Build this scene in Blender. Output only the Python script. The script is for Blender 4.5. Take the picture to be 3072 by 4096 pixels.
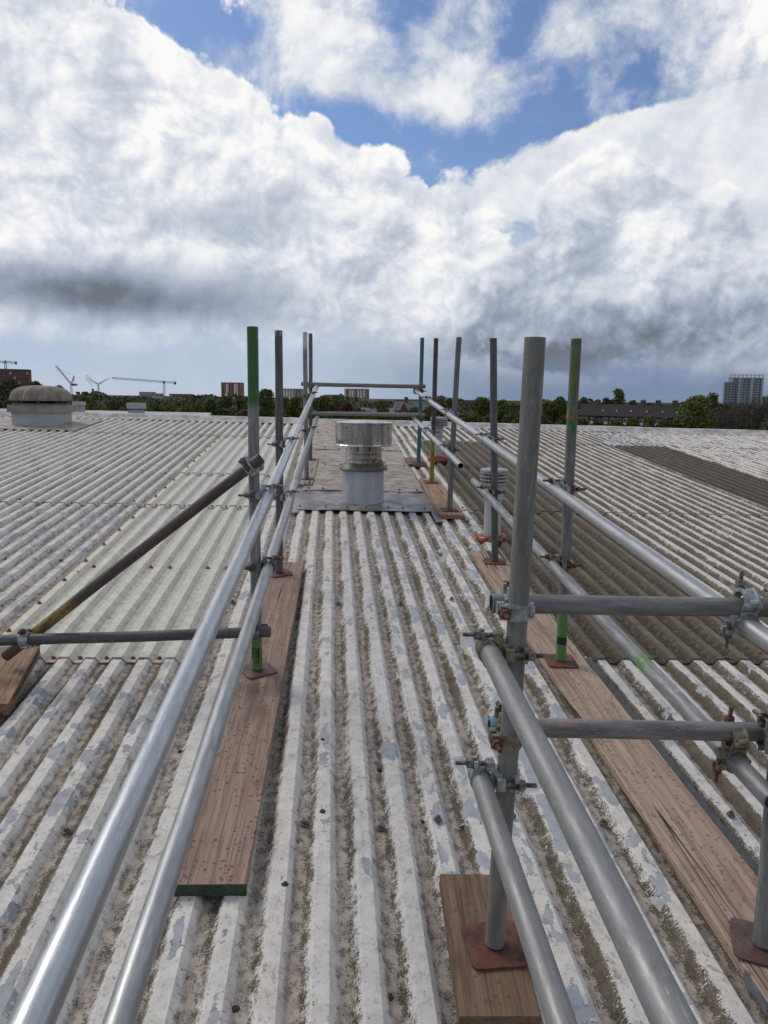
import bpy, math, random
import numpy as np
from mathutils import Vector, Matrix

scene = bpy.context.scene
for o in list(bpy.data.objects):
    bpy.data.objects.remove(o)
col = scene.collection

# ------------------------------------------------------------------ camera
FPX, PW, PH = 2950.0, 3072.0, 4096.0
YAW, PITCH, ROLL = 0.0711116, 0.1532253, 0.0136837
SLOPE, CROSS = 0.0818547, -0.0153381          # fall of the roof along / across
PIT = 0.13                                    # corrugation pitch (m)
HCAM = 12.3546571 * PIT                       # camera above the crests
IDX0 = 2.186244                               # lattice offset of the crests
RT = 0.0250                                   # scaffold tube radius

def rot(yaw, pitch, roll):
    f = np.array([math.sin(yaw)*math.cos(pitch), math.cos(yaw)*math.cos(pitch), -math.sin(pitch)])
    r = np.array([math.cos(yaw), -math.sin(yaw), 0.])
    u_ = np.cross(r, f)
    c, s = math.cos(roll), math.sin(roll)
    return c*r+s*u_, -s*r+c*u_, f
CR, CU, CF = rot(YAW, PITCH, ROLL)
U = np.array([0, math.cos(SLOPE), math.sin(SLOPE)])
Wv = np.array([math.cos(CROSS), 0, math.sin(CROSS)])
Wv = Wv-U*(Wv@U); Wv /= np.linalg.norm(Wv)
NV = np.cross(Wv, U)
CAM = NV*HCAM

cam_d = bpy.data.cameras.new('camera')
cam = bpy.data.objects.new('camera', cam_d); col.objects.link(cam)
M = Matrix.Identity(4)
for i in range(3):
    M[i][0], M[i][1], M[i][2], M[i][3] = CR[i], CU[i], -CF[i], CAM[i]
cam.matrix_world = M
cam_d.sensor_fit = 'HORIZONTAL'; cam_d.sensor_width = 36.0
cam_d.lens = 36.0*FPX/PW
cam_d.clip_start = 0.02; cam_d.clip_end = 9000
scene.camera = cam
scene.render.resolution_x, scene.render.resolution_y = 768, 1024

def ray(px, py): return CF+CR*(px-PW/2)/FPX-CU*(py-PH/2)/FPX
def plane(px, py, k=0):
    d = ray(px, py); X = CAM+d*((k-CAM@NV)/(d@NV)); return X@U, X@Wv
def rw(s, t, k=0): return U*s+Wv*t+NV*k
def atY(px, py, Y):
    d = ray(px, py); return CAM+d*((Y-CAM[1])/d[1])
def azel(px, py):
    d = ray(px, py); d = d/np.linalg.norm(d)
    return math.atan2(d[0], d[1]), math.asin(d[2])

# ------------------------------------------------------------------ node helper
class NT:
    def __init__(s, tree): s.t = tree; s.n = tree.nodes; s.l = tree.links
    def new(s, typ, **kw):
        nd = s.n.new(typ)
        for k, v in kw.items(): setattr(nd, k, v)
        return nd
    def put(s, sock, v):
        if v is None: return
        if hasattr(v, 'is_linked') or isinstance(v, bpy.types.NodeSocket): s.l.new(v, sock)
        else:
            try: sock.default_value = v
            except Exception:
                sock.default_value = (v[0], v[1], v[2], 1.0) if len(v) == 3 else v
    def m(s, op, a, b=None, c=None, clamp=False):
        nd = s.new('ShaderNodeMath', operation=op, use_clamp=clamp)
        s.put(nd.inputs[0], a)
        if b is not None: s.put(nd.inputs[1], b)
        if c is not None: s.put(nd.inputs[2], c)
        return nd.outputs[0]
    def v(s, op, a, b=None, sc=None):
        nd = s.new('ShaderNodeVectorMath', operation=op)
        s.put(nd.inputs[0], a)
        if b is not None: s.put(nd.inputs[1], b)
        if sc is not None: s.put(nd.inputs['Scale'], sc)
        return nd.outputs['Value'] if op in ('DOT_PRODUCT', 'LENGTH', 'DISTANCE') else nd.outputs[0]
    def xyz(s, x, y, z):
        nd = s.new('ShaderNodeCombineXYZ')
        for i, q in enumerate((x, y, z)): s.put(nd.inputs[i], q)
        return nd.outputs[0]
    def sep(s, v_):
        nd = s.new('ShaderNodeSeparateXYZ'); s.put(nd.inputs[0], v_); return nd.outputs
    def noise(s, vec, scale, detail=4, rough=.55, dist=0, lac=2.0):
        nd = s.new('ShaderNodeTexNoise'); s.put(nd.inputs['Vector'], vec)
        nd.inputs['Scale'].default_value = scale; nd.inputs['Detail'].default_value = detail
        nd.inputs['Roughness'].default_value = rough; nd.inputs['Distortion'].default_value = dist
        nd.inputs['Lacunarity'].default_value = lac
        return nd.outputs['Fac']
    def vor(s, vec, scale, feature='F1', out='Distance', rnd=1.0, detail=0):
        nd = s.new('ShaderNodeTexVoronoi', feature=feature); s.put(nd.inputs['Vector'], vec)
        nd.inputs['Scale'].default_value = scale; nd.inputs['Randomness'].default_value = rnd
        if detail: nd.inputs['Detail'].default_value = detail
        return nd.outputs[out]
    def ss(s, x, a, b):
        nd = s.new('ShaderNodeMapRange', interpolation_type='SMOOTHSTEP'); s.put(nd.inputs[0], x)
        if a <= b:
            lo, hi, p, q = a, b, 0, 1
        else:
            lo, hi, p, q = b, a, 1, 0
        for i, q_ in enumerate((lo, hi, p, q)): nd.inputs[1+i].default_value = q_
        return nd.outputs[0]
    def lin(s, x, a, b, p=0., q=1.):
        nd = s.new('ShaderNodeMapRange'); s.put(nd.inputs[0], x)
        for i, q_ in enumerate((a, b, p, q)): nd.inputs[1+i].default_value = q_
        return nd.outputs[0]
    def mix(s, f, a, b, mode='MIX'):
        nd = s.new('ShaderNodeMix', data_type='RGBA', blend_type=mode)
        s.put(nd.inputs['Factor'], f)
        for nm, q in (('A', a), ('B', b)):
            sk = [i for i in nd.inputs if i.name == nm and i.type == 'RGBA'][0]
            if isinstance(q, (tuple, list)): sk.default_value = (q[0], q[1], q[2], 1)
            else: s.put(sk, q)
        return [o for o in nd.outputs if o.type == 'RGBA'][0]
    def attr(s, name):
        nd = s.new('ShaderNodeAttribute', attribute_type='OBJECT', attribute_name=name); return nd.outputs['Fac']
    def bump(s, hgt, strength=.5, dist=.01):
        nd = s.new('ShaderNodeBump'); s.put(nd.inputs['Height'], hgt)
        nd.inputs['Strength'].default_value = strength; nd.inputs['Distance'].default_value = dist
        return nd.outputs[0]

# ------------------------------------------------------------------ world: sky with cloud
SUN_EL, SUN_AZ = math.radians(46), math.radians(-50)      # azimuth clockwise from +Y
world = bpy.data.worlds.new('World'); scene.world = world; world.use_nodes = True
def build_sky():
    w = NT(world.node_tree); w.n.clear()
    out = w.new('ShaderNodeOutputWorld'); bg = w.new('ShaderNodeBackground')
    bg.inputs[1].default_value = 0.1
    w.l.new(bg.outputs[0], out.inputs[0])
    sky = w.new('ShaderNodeTexSky', sky_type='NISHITA'); sky.sun_disc = False
    sky.sun_elevation = SUN_EL; sky.sun_rotation = SUN_AZ
    sky.altitude = 20; sky.air_density = 1.0; sky.dust_density = .6; sky.ozone_density = 2.0
    tc = w.new('ShaderNodeTexCoord'); D = w.v('NORMALIZE', tc.outputs['Generated'])
    x, y, z = w.sep(D)
    az = w.m('ARCTAN2', x, y); el = w.m('ARCSINE', z)
    ae = w.xyz(az, el, 0.)
    K = 1/1.8517
    def total(base, blobs):
        acc = base
        for (px, py, sx, sy, amp) in blobs:
            a, e = azel(px/K, py/K); ka, ke = FPX*K/sx, FPX*K/sy
            nd = w.new('ShaderNodeVectorMath', operation='MULTIPLY_ADD'); w.put(nd.inputs[0], ae)
            nd.inputs[1].default_value = (ka, ke, 0); nd.inputs[2].default_value = (-a*ka, -e*ke, 0)
            g = w.m('POWER', math.exp(-1), w.v('DOT_PRODUCT', nd.outputs[0], nd.outputs[0]))
            acc = w.m('MULTIPLY_ADD', g, amp, acc)
        return acc
    # billow field, sampled here and a little towards the light for relief
    P0 = w.v('MULTIPLY', D, (1., 1., 1.08))
    wn = w.new('ShaderNodeTexNoise'); w.put(wn.inputs['Vector'], P0)
    wn.inputs['Scale'].default_value = 7.; wn.inputs['Detail'].default_value = 1
    P1 = w.v('ADD', P0, w.v('SCALE', w.v('SUBTRACT', wn.outputs['Color'], (.5, .5, .5)), sc=.045))
    def billow(Pv, octs, off=0.):
        acc = None; fr, am = 8.5, .60
        for q in range(octs):
            nz = w.noise(w.v('ADD', Pv, (3.1*q+off, 1.7*q, .9*q)), fr, 0)
            tq = w.m('MULTIPLY', w.m('SUBTRACT', w.m('SQRT', w.m('ADD', w.m('POWER', w.m('SUBTRACT', w.m('MULTIPLY', nz, 2.), 1.), 2.), .012)), .25), am)
            acc = tq if acc is None else w.m('ADD', acc, tq)
            fr *= 2.1; am *= .56
        return acc
    big = w.m('SUBTRACT', w.noise(P1, 4.0, 7, .56), .5)
    fin = w.m('SUBTRACT', w.noise(P1, 22.0, 7, .62), .5)
    H0 = billow(P1, 5); H0r = billow(P1, 5); H1 = billow(w.v('ADD', P1, (-.007, .0, .010)), 5); H2 = billow(w.v('ADD', P1, (-.024, .0, .034)), 4)
    rel = w.m('ADD', w.m('MULTIPLY', w.m('SUBTRACT', H0r, H1), .95), w.m('MULTIPLY', w.m('SUBTRACT', H0r, H2), .70))
    rel = w.m('MULTIPLY', w.m('TANH', w.m('MULTIPLY', rel, 3.0)), .33)
    def tone_ramp(tone):
        ramp = w.new('ShaderNodeValToRGB'); w.put(ramp.inputs[0], tone)
        er = ramp.color_ramp; er.elements[0].position = .0; er.elements[0].color = (1.6, 1.8, 2.2, 1)
        er.elements[1].position = 1.0; er.elements[1].color = (9.7, 9.6, 9.5, 1)
        for p_, c_ in ((.25, (2.75, 3.25, 4.25, 1)), (.5, (4.6, 5.15, 6.15, 1)), (.75, (7.1, 7.45, 8.1, 1))):
            e = er.elements.new(p_); e.color = c_
        return ramp.outputs[0]
    skyc = w.mix(1., sky.outputs[0], (.84, .93, 1.06), 'MULTIPLY')
    # layer 1: high broken cloud and veil
    d1 = total(.16, [(700, 105, 130, 85, .50), (970, 175, 105, 75, .42), (1010, 250, 55, 40, .30), (1480, 40, 160, 50, .20), (1590, 140, 100, 50, .20), (1230, 90, 90, 40, .25), (1180, 170, 60, 40, .15), (1330, 130, 300, 90, -.10), (640, 20, 60, 60, .25),
        (400, 40, 130, 62, -.50), (560, 110, 40, 60, -.10), (720, 245, 100, 36, -.48), (850, 285, 105, 42, -.52), (1140, 290, 120, 48, -.45), (1000, 345, 80, 40, -.3), (870, 110, 40, 60, -.22), (1120, 60, 60, 70, -.32), (1200, 190, 60, 60, -.25), (860, 20, 60, 40, -.2), (1400, 170, 60, 40, -.25)])
    d1 = w.m('ADD', d1, w.m('ADD', w.m('MULTIPLY', big, 1.5), w.m('ADD', w.m('MULTIPLY', fin, 1.3), w.m('MULTIPLY', H0, .35))))
    a1 = w.m('MULTIPLY', w.ss(d1, -.12, .58), .96)
    t1 = w.m('ADD', w.m('ADD', .78, w.m('MULTIPLY', rel, .55)), w.m('MULTIPLY', w.ss(d1, .2, .9), .10))
    c = w.mix(a1, skyc, tone_ramp(t1))
    # layer 2: pale bank standing behind, right
    d2 = total(-.10, [(1500, 310, 250, 95, .85), (1620, 420, 200, 200, .7), (1330, 110, 330, 90, -.9), (1240, 330, 90, 50, .25), (1100, 420, 260, 70, .5), (1350, 150, 300, 60, -.5), (850, 270, 160, 70, -.6), (600, 100, 500, 120, -.7), (1130, 270, 110, 50, -.3)])
    d2 = w.m('ADD', d2, w.m('ADD', w.m('MULTIPLY', big, 1.2), w.m('ADD', w.m('MULTIPLY', H0, .7), w.m('MULTIPLY', fin, .7))))
    t2 = w.m('ADD', .79, w.m('MULTIPLY', rel, .45))
    c = w.mix(w.ss(d2, .0, .22), c, tone_ramp(t2))
    c = w.mix(w.ss(el, .26, .15), c, tone_ramp(w.m('ADD', .66, w.m('MULTIPLY', rel, .4))))
    # layer 3: the great cumulus, left and middle
    d3 = total(-.02, [(110, 110, 230, 150, .80), (330, 130, 130, 60, .45), (430, 160, 80, 50, .25), (90, 330, 300, 160, .7), (420, 350, 280, 150, .75), (650, 330, 110, 75, .42), (800, 410, 140, 80, .45), (960, 470, 140, 80, .5), (500, 560, 500, 130, .8), (1000, 620, 170, 120, .7), (300, 640, 400, 60, .5), (690, 262, 42, 30, .42), (575, 195, 60, 34, .38), (850, 325, 40, 26, .40), (470, 108, 50, 24, .35), (290, 55, 50, 30, .3), (110, 600, 240, 90, .6),
        (420, 55, 160, 62, -.75), (600, 90, 150, 80, -.70), (760, 225, 140, 60, -.70), (950, 290, 130, 65, -.75), (1150, 300, 180, 120, -.65), (1350, 200, 400, 200, -.6), (800, 60, 400, 120, -.5), (1400, 480, 260, 200, -.6), (1150, 420, 60, 60, -.2)])
    d3 = w.m('ADD', d3, w.m('ADD', w.m('MULTIPLY', big, 1.5), w.m('ADD', w.m('MULTIPLY', H0, 2.1), w.m('MULTIPLY', fin, .75))))
    t3 = total(.79, [(150, 640, 280, 46, -.40), (330, 660, 230, 48, -.34), (250, 600, 260, 40, -.12), (60, 600, 170, 34, -.16), (480, 480, 150, 40, -.32), (560, 620, 220, 40, -.14), (300, 560, 220, 30, -.12), (60, 230, 200, 60, -.10), (640, 470, 160, 30, -.12),
        (860, 775, 210, 24, -.32), (720, 690, 150, 40, -.12), (1010, 740, 120, 40, -.2), (420, 300, 230, 80, .06), (130, 510, 170, 40, .08), (230, 60, 200, 60, .04), (1000, 570, 70, 50, .06)])
    t3 = w.m('ADD', w.m('ADD', t3, w.m('MULTIPLY', rel, w.lin(t3, .40, .80, .35, 1.))), w.m('ADD', w.m('MULTIPLY', big, .28), w.m('MULTIPLY', fin, .40)))
    edge3 = w.m('MULTIPLY', w.m('MULTIPLY', w.ss(d3, .45, .05), .16), w.ss(el, .12, .26))
    c = w.mix(w.ss(d3, -.02, .24), c, tone_ramp(w.m('ADD', t3, edge3)))
    # layer 4: the shower cloud, right
    d4 = total(-.25, [(1270, 400, 110, 75, .75), (1400, 440, 120, 70, .5), (1500, 540, 220, 110, .75), (1250, 560, 190, 120, .75), (1100, 620, 70, 60, .45), (1400, 720, 360, 120, .9), (1150, 760, 200, 40, .4),
        (900, 500, 160, 160, -.5), (250, 600, 480, 260, -.7), (1350, 110, 520, 170, -.8), (1600, 300, 150, 120, -.4), (1120, 480, 80, 60, -.2)])
    d4 = w.m('ADD', d4, w.m('ADD', w.m('MULTIPLY', big, 1.4), w.m('ADD', w.m('MULTIPLY', H0, 1.7), w.m('MULTIPLY', fin, .75))))
    t4 = total(.64, [(1280, 360, 120, 40, .22), (1430, 500, 90, 50, .18), (1390, 640, 40, 50, .10), (1120, 620, 90, 60, -.20), (1400, 760, 340, 80, -.34), (1150, 760, 200, 50, -.26), (1480, 680, 260, 50, -.16), (1200, 480, 110, 60, -.10), (1560, 560, 120, 60, -.08)])
    t4 = w.m('ADD', w.m('ADD', t4, w.m('MULTIPLY', rel, .95)), w.m('ADD', w.m('MULTIPLY', big, .3), w.m('MULTIPLY', fin, .40)))
    edge4 = w.m('MULTIPLY', w.ss(d4, .35, .02), .20)
    c = w.mix(w.ss(d4, -.02, .22), c, tone_ramp(w.m('ADD', t4, edge4)))
    # the far air under the cloud: pale to the left, slate rain-dark to the right
    side = w.ss(az, -.10, .26)
    low = w.mix(side, (4.4, 5.35, 6.9), (1.75, 2.40, 3.70))
    lown = w.m('MULTIPLY', w.m('SUBTRACT', w.noise(w.v('MULTIPLY', D, (1., 1., 6.)), 3.0, 5), .5), .05)
    top = w.m('ADD', w.m('ADD', .078, w.m('MULTIPLY', side, -.034)), lown)
    lf = w.ss(w.m('SUBTRACT', el, top), .034, -.034)
    pale = w.m('MULTIPLY', w.m('MULTIPLY', w.ss(el, .06, .0), .35), w.m('SUBTRACT', 1., side))
    low = w.mix(pale, low, (5.4, 5.9, 6.6))
    c = w.mix(w.m('MULTIPLY', lf, .94), c, low)
    w.l.new(c, bg.inputs[0])
build_sky()
world.cycles.sampling_method = 'MANUAL'; world.cycles.sample_map_resolution = 256

sun_d = bpy.data.lights.new('sun', 'SUN'); sun_d.energy = 1.5; sun_d.angle = math.radians(20); sun_d.color = (1, .93, .84)
sun = bpy.data.objects.new('sun', sun_d); col.objects.link(sun)
sd = Vector((math.sin(SUN_AZ)*math.cos(SUN_EL), math.cos(SUN_AZ)*math.cos(SUN_EL), math.sin(SUN_EL)))
sun.rotation_euler = sd.to_track_quat('Z', 'Y').to_euler(); sun.location = (20, -5, 30)
vs = scene.view_settings
vs.view_transform = 'Standard'; vs.look = 'None'; vs.exposure = 0.0; vs.gamma = 1.0; vs.use_curve_mapping = False
scene.render.engine = 'CYCLES'
scene.cycles.max_bounces = 4; scene.cycles.diffuse_bounces = 2; scene.cycles.glossy_bounces = 2
scene.cycles.volume_bounces = 3
scene.cycles.use_adaptive_sampling = True; scene.cycles.adaptive_threshold = .02

# ------------------------------------------------------------------ mesh helper
class MB:
    def __init__(s): s.v = []; s.f = []; s.uv = None
    def quad(s, *pts):
        b = len(s.v); s.v += [tuple(p) for p in pts]; s.f.append(tuple(range(b, b+len(pts))))
    def box(s, c, sz, ax=None):
        ax = ax or (Vector((1, 0, 0)), Vector((0, 1, 0)), Vector((0, 0, 1)))
        c = Vector(c); b = len(s.v)
        for i in (-.5, .5):
            for j in (-.5, .5):
                for k in (-.5, .5):
                    s.v.append(tuple(c+ax[0]*(i*sz[0])+ax[1]*(j*sz[1])+ax[2]*(k*sz[2])))
        for q in ((0, 1, 3, 2), (4, 6, 7, 5), (0, 4, 5, 1), (2, 3, 7, 6), (0, 2, 6, 4), (1, 5, 7, 3)):
            s.f.append(tuple(b+i for i in q))
        return s
    def b2(s, x0, x1, y0, y1, z0, z1):
        return s.box(((x0+x1)/2, (y0+y1)/2, (z0+z1)/2), (x1-x0, y1-y0, z1-z0))
    def cyl(s, p0, p1, r0, r1=None, n=12, cap=True):
        r1 = r0 if r1 is None else r1
        p0, p1 = Vector(p0), Vector(p1); d = (p1-p0).normalized()
        a = d.orthogonal().normalized(); c = d.cross(a); b = len(s.v)
        for p, r in ((p0, r0), (p1, r1)):
            for i in range(n):
                t = 2*math.pi*i/n; s.v.append(tuple(p+(a*math.cos(t)+c*math.sin(t))*r))
        for i in range(n): s.f.append((b+i, b+(i+1) % n, b+n+(i+1) % n, b+n+i))
        if cap:
            s.f.append(tuple(b+n-1-i for i in range(n))); s.f.append(tuple(b+n+i for i in range(n)))
        return s
    def lathe(s, prof, n=32, close=False, c=(0, 0)):
        b = len(s.v); m = len(prof)
        for i in range(n):
            t = 2*math.pi*i/n
            for r, z in prof: s.v.append((c[0]+r*math.cos(t), c[1]+r*math.sin(t), z))
        for i in range(n):
            for j in range(m-1 if not close else m):
                j2 = (j+1) % m; i2 = (i+1) % n
                s.f.append((b+i*m+j, b+i2*m+j, b+i2*m+j2, b+i*m+j2))
        return s
    def prism(s, poly, z0, z1):
        b = len(s.v); n = len(poly)
        for z in (z0, z1):
            for p in poly: s.v.append((p[0], p[1], z))
        for i in range(n): s.f.append((b+i, b+(i+1) % n, b+n+(i+1) % n, b+n+i))
        s.f.append(tuple(b+n-1-i for i in range(n))); s.f.append(tuple(b+n+i for i in range(n)))
        return s
    def mesh(s, name, smooth=False, angle=40):
        me = bpy.data.meshes.new(name); me.from_pydata(s.v, [], s.f); me.update()
        if smooth:
            me.polygons.foreach_set('use_smooth', [True]*len(me.polygons))
            try: me.set_sharp_from_angle(angle=math.radians(angle))
            except Exception: pass
        return me
    def build(s, name, mat, parent=None, smooth=False, angle=40):
        return link(name, s.mesh(name, smooth, angle), mat, parent)

def link(name, me, mat, parent=None, mw=None):
    o = bpy.data.objects.new(name, me); col.objects.link(o)
    if mat is not None:
        if not me.materials: me.materials.append(mat)
        elif me.materials[0] != mat:
            o.material_slots[0].link = 'OBJECT'; o.material_slots[0].material = mat
    if parent is not None: o.parent = parent
    if mw is not None: o.matrix_world = mw
    return o
def tag(o, label=None, cat=None, group=None, kind=None):
    if label: o['label'] = label
    if cat: o['category'] = cat
    if group: o['group'] = group
    if kind: o['kind'] = kind
    return o
def empty(name, mw):
    o = bpy.data.objects.new(name, None); col.objects.link(o); o.empty_display_size = .1
    o.matrix_world = mw; return o
def mat4(x, y, z, loc):
    m_ = Matrix.Identity(4)
    for i in range(3): m_[i][0], m_[i][1], m_[i][2], m_[i][3] = x[i], y[i], z[i], loc[i]
    return m_
ROOFM = mat4(Wv, U, NV, (0, 0, 0))
def along(p0, p1, ref=None):
    """matrix with local Z from p0 to p1"""
    z = (Vector(p1)-Vector(p0)).normalized()
    ref = Vector(ref) if ref is not None else (Vector((0, -1, 0)) if abs(z.y) < .9 else Vector((0, 0, 1)))
    x = (ref-z*ref.dot(z)).normalized(); y = z.cross(x)
    return mat4(x, y, z, Vector(p0))

# ------------------------------------------------------------------ materials
def new_mat(name):
    m_ = bpy.data.materials.new(name); m_.use_nodes = True
    t = NT(m_.node_tree); t.n.clear()
    out = t.new('ShaderNodeOutputMaterial'); b = t.new('ShaderNodeBsdfPrincipled')
    t.l.new(b.outputs[0], out.inputs[0]); t.b = b
    return m_, t
def simple(name, c, rough=.7, metal=0., var=.25, scale=8., c2=None, bump=0., stretch=(1, 1, 1), bscale=None):
    m_, t = new_mat(name); tc = t.new('ShaderNodeTexCoord')
    vec = t.v('MULTIPLY', tc.outputs['Object'], stretch)
    nz = t.noise(vec, scale, 6, .6)
    c2 = c2 or tuple(q*(1-var) for q in c)
    colr = t.mix(t.ss(nz, .35, .65), c, c2)
    t.put(t.b.inputs['Base Color'], colr)
    t.b.inputs['Roughness'].default_value = rough; t.b.inputs['Metallic'].default_value = metal
    if bump: t.put(t.b.inputs['Normal'], t.bump(t.noise(vec, bscale or scale*4, 4), bump, .01))
    return m_

def mat_tube(name, base, metal=.55, rough=.45, blotch=.5, paints=(), dark=(.05, .045, .04), streak=.4, spots=.3):
    """old scaffold tube: zinc with long streaks, blotches, dents and bands of old paint (z0,z1,colour,amount,edge)"""
    m_, t = new_mat(name); tc = t.new('ShaderNodeTexCoord'); O = tc.outputs['Object']
    x, y, z = t.sep(O)
    ang = t.m('ARCTAN2', x, y)
    oi = t.new('ShaderNodeObjectInfo'); rnd = t.m('MULTIPLY', oi.outputs['Random'], 40.)
    av = t.xyz(t.m('MULTIPLY', t.m('SINE', ang), .9), t.m('MULTIPLY', t.m('COSINE', ang), .9), t.m('ADD', z, rnd))
    st = t.noise(t.v('MULTIPLY', av, (.9, .9, 4.5)), 1.6, 6, .68)
    bl = t.noise(t.v('MULTIPLY', av, (1.2, 1.2, 11.)), 1.5, 7, .68)
    fine = t.noise(t.v('MULTIPLY', av, (12., 12., 60.)), 1., 4, .6)
    c = t.mix(t.ss(st, .30, .72), tuple(q*(1-streak) for q in base), tuple(min(1, q*(1+streak*.5)) for q in base))
    c = t.mix(t.m('MULTIPLY', t.ss(bl, .52, .72), blotch), c, tuple(q*.55 for q in base))
    c = t.mix(t.m('MULTIPLY', t.ss(bl, .44, .26), blotch*.8), c, tuple(min(1, q*1.35) for q in base))
    sp = t.m('MULTIPLY', t.ss(fine, .64, .74), spots)
    c = t.mix(sp, c, dark)
    spl = t.m('MULTIPLY', t.ss(t.noise(t.v('MULTIPLY', av, (4., 4., 26.)), 1.3, 4, .7), .635, .68), .55)
    c = t.mix(spl, c, (.46, .45, .43))
    met = t.m('MULTIPLY', t.m('SUBTRACT', 1., t.m('ADD', spl, t.m('MULTIPLY', sp, .8))), metal)
    for (z0, z1, pc, amt, ed) in paints:
        band = t.m('MULTIPLY', t.ss(z, z0-ed, z0+ed), t.ss(z, z1+ed, z1-ed))
        chip = t.ss(t.m('ADD', t.m('MULTIPLY', bl, .45), t.m('ADD', t.m('MULTIPLY', st, .35), t.m('MULTIPLY', fine, .2))), 1.0-amt-.03, 1.0-amt+.03)
        fc = t.m('MULTIPLY', band, chip)
        c = t.mix(fc, c, t.mix(t.ss(fine, .3, .7), tuple(q*.75 for q in pc), pc))
        met = t.m('MULTIPLY', t.m('SUBTRACT', 1., fc), met)
    t.put(t.b.inputs['Base Color'], c); t.put(t.b.inputs['Metallic'], met)
    t.put(t.b.inputs['Roughness'], t.lin(bl, .3, .7, rough-.08, rough+.16))
    t.put(t.b.inputs['Normal'], t.bump(t.noise(t.v('MULTIPLY', av, (1.6, 1.6, 9.)), 1.5, 3, .6), .16, .004))
    return m_

def mat_wood(name, c1, c2, wet=.4, seed=0., crack=1.):
    """weathered board; local Y runs along the grain"""
    m_, t = new_mat(name); tc = t.new('ShaderNodeTexCoord'); O = t.v('ADD', tc.outputs['Object'], (seed*3.1, seed*7.7, seed))
    x, y, z = t.sep(tc.outputs['Object'])
    wv = t.noise(t.v('MULTIPLY', O, (3., 1.0, 3.)), 1.6, 3)
    gv = t.v('ADD', t.v('MULTIPLY', O, (1., .028, 1.)), t.xyz(t.m('MULTIPLY', wv, .028), 0., 0.))
    g = t.noise(gv, 130., 4, .6)
    g2 = t.noise(gv, 34., 4, .6)
    c = t.mix(t.ss(g2, .33, .68), c1, c2)
    c = t.mix(t.m('MULTIPLY', t.ss(g, .46, .66), .58), c, tuple(q*.40 for q in c2))
    big = t.noise(t.v('MULTIPLY', O, (5., 1.4, 5.)), 1.3, 5, .6)
    c = t.mix(t.m('MULTIPLY', t.ss(big, .56, .66), .55), c, tuple(q*.5 for q in c2))
    # long drying cracks
    cr = t.noise(t.v('ADD', t.v('MULTIPLY', O, (1., .012, 1.)), t.xyz(t.m('MULTIPLY', wv, .016), 0., 0.)), 13., 1, .5)
    cm = t.m('MULTIPLY', t.ss(t.m('ABSOLUTE', t.m('SUBTRACT', cr, .5)), .012, .003), t.m('MULTIPLY', t.ss(t.noise(t.v('MULTIPLY', O, (3., .7, 3.)), 1.1, 2), .43, .50), crack))
    c = t.mix(cm, c, (.03, .02, .014))
    # first drops of rain
    dv = t.vor(O, 46.); rz = t.noise(O, 40., 3)
    drop = t.m('MULTIPLY', t.ss(t.m('ADD', dv, t.m('MULTIPLY', rz, .35)), .48, .42), t.ss(t.noise(O, 7., 3), .38, .50))
    c = t.mix(t.m('MULTIPLY', drop, wet), c, t.mix(.5, (.10, .045, .025), tuple(q*.45 for q in c2)))
    t.put(t.b.inputs['Base Color'], c)
    t.put(t.b.inputs['Roughness'], t.m('SUBTRACT', .82, t.m('MULTIPLY', drop, .25)))
    t.put(t.b.inputs['Normal'], t.bump(g, .45, .003))
    return m_

def mat_rust(name, c1=(.145, .042, .022), c2=(.060, .022, .014), rough=.72):
    m_, t = new_mat(name); tc = t.new('ShaderNodeTexCoord'); O = tc.outputs['Object']
    n1 = t.noise(O, 22., 7, .65); n2 = t.noise(O, 140., 4, .6)
    c = t.mix(t.ss(n1, .35, .65), c1, c2)
    c = t.mix(t.m('MULTIPLY', t.ss(n2, .58, .68), .6), c, (.26, .09, .035))
    t.put(t.b.inputs['Base Color'], c); t.put(t.b.inputs['Roughness'], t.lin(n1, .3, .7, rough-.25, rough+.1))
    t.put(t.b.inputs['Normal'], t.bump(n2, .3, .002))
    return m_

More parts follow.
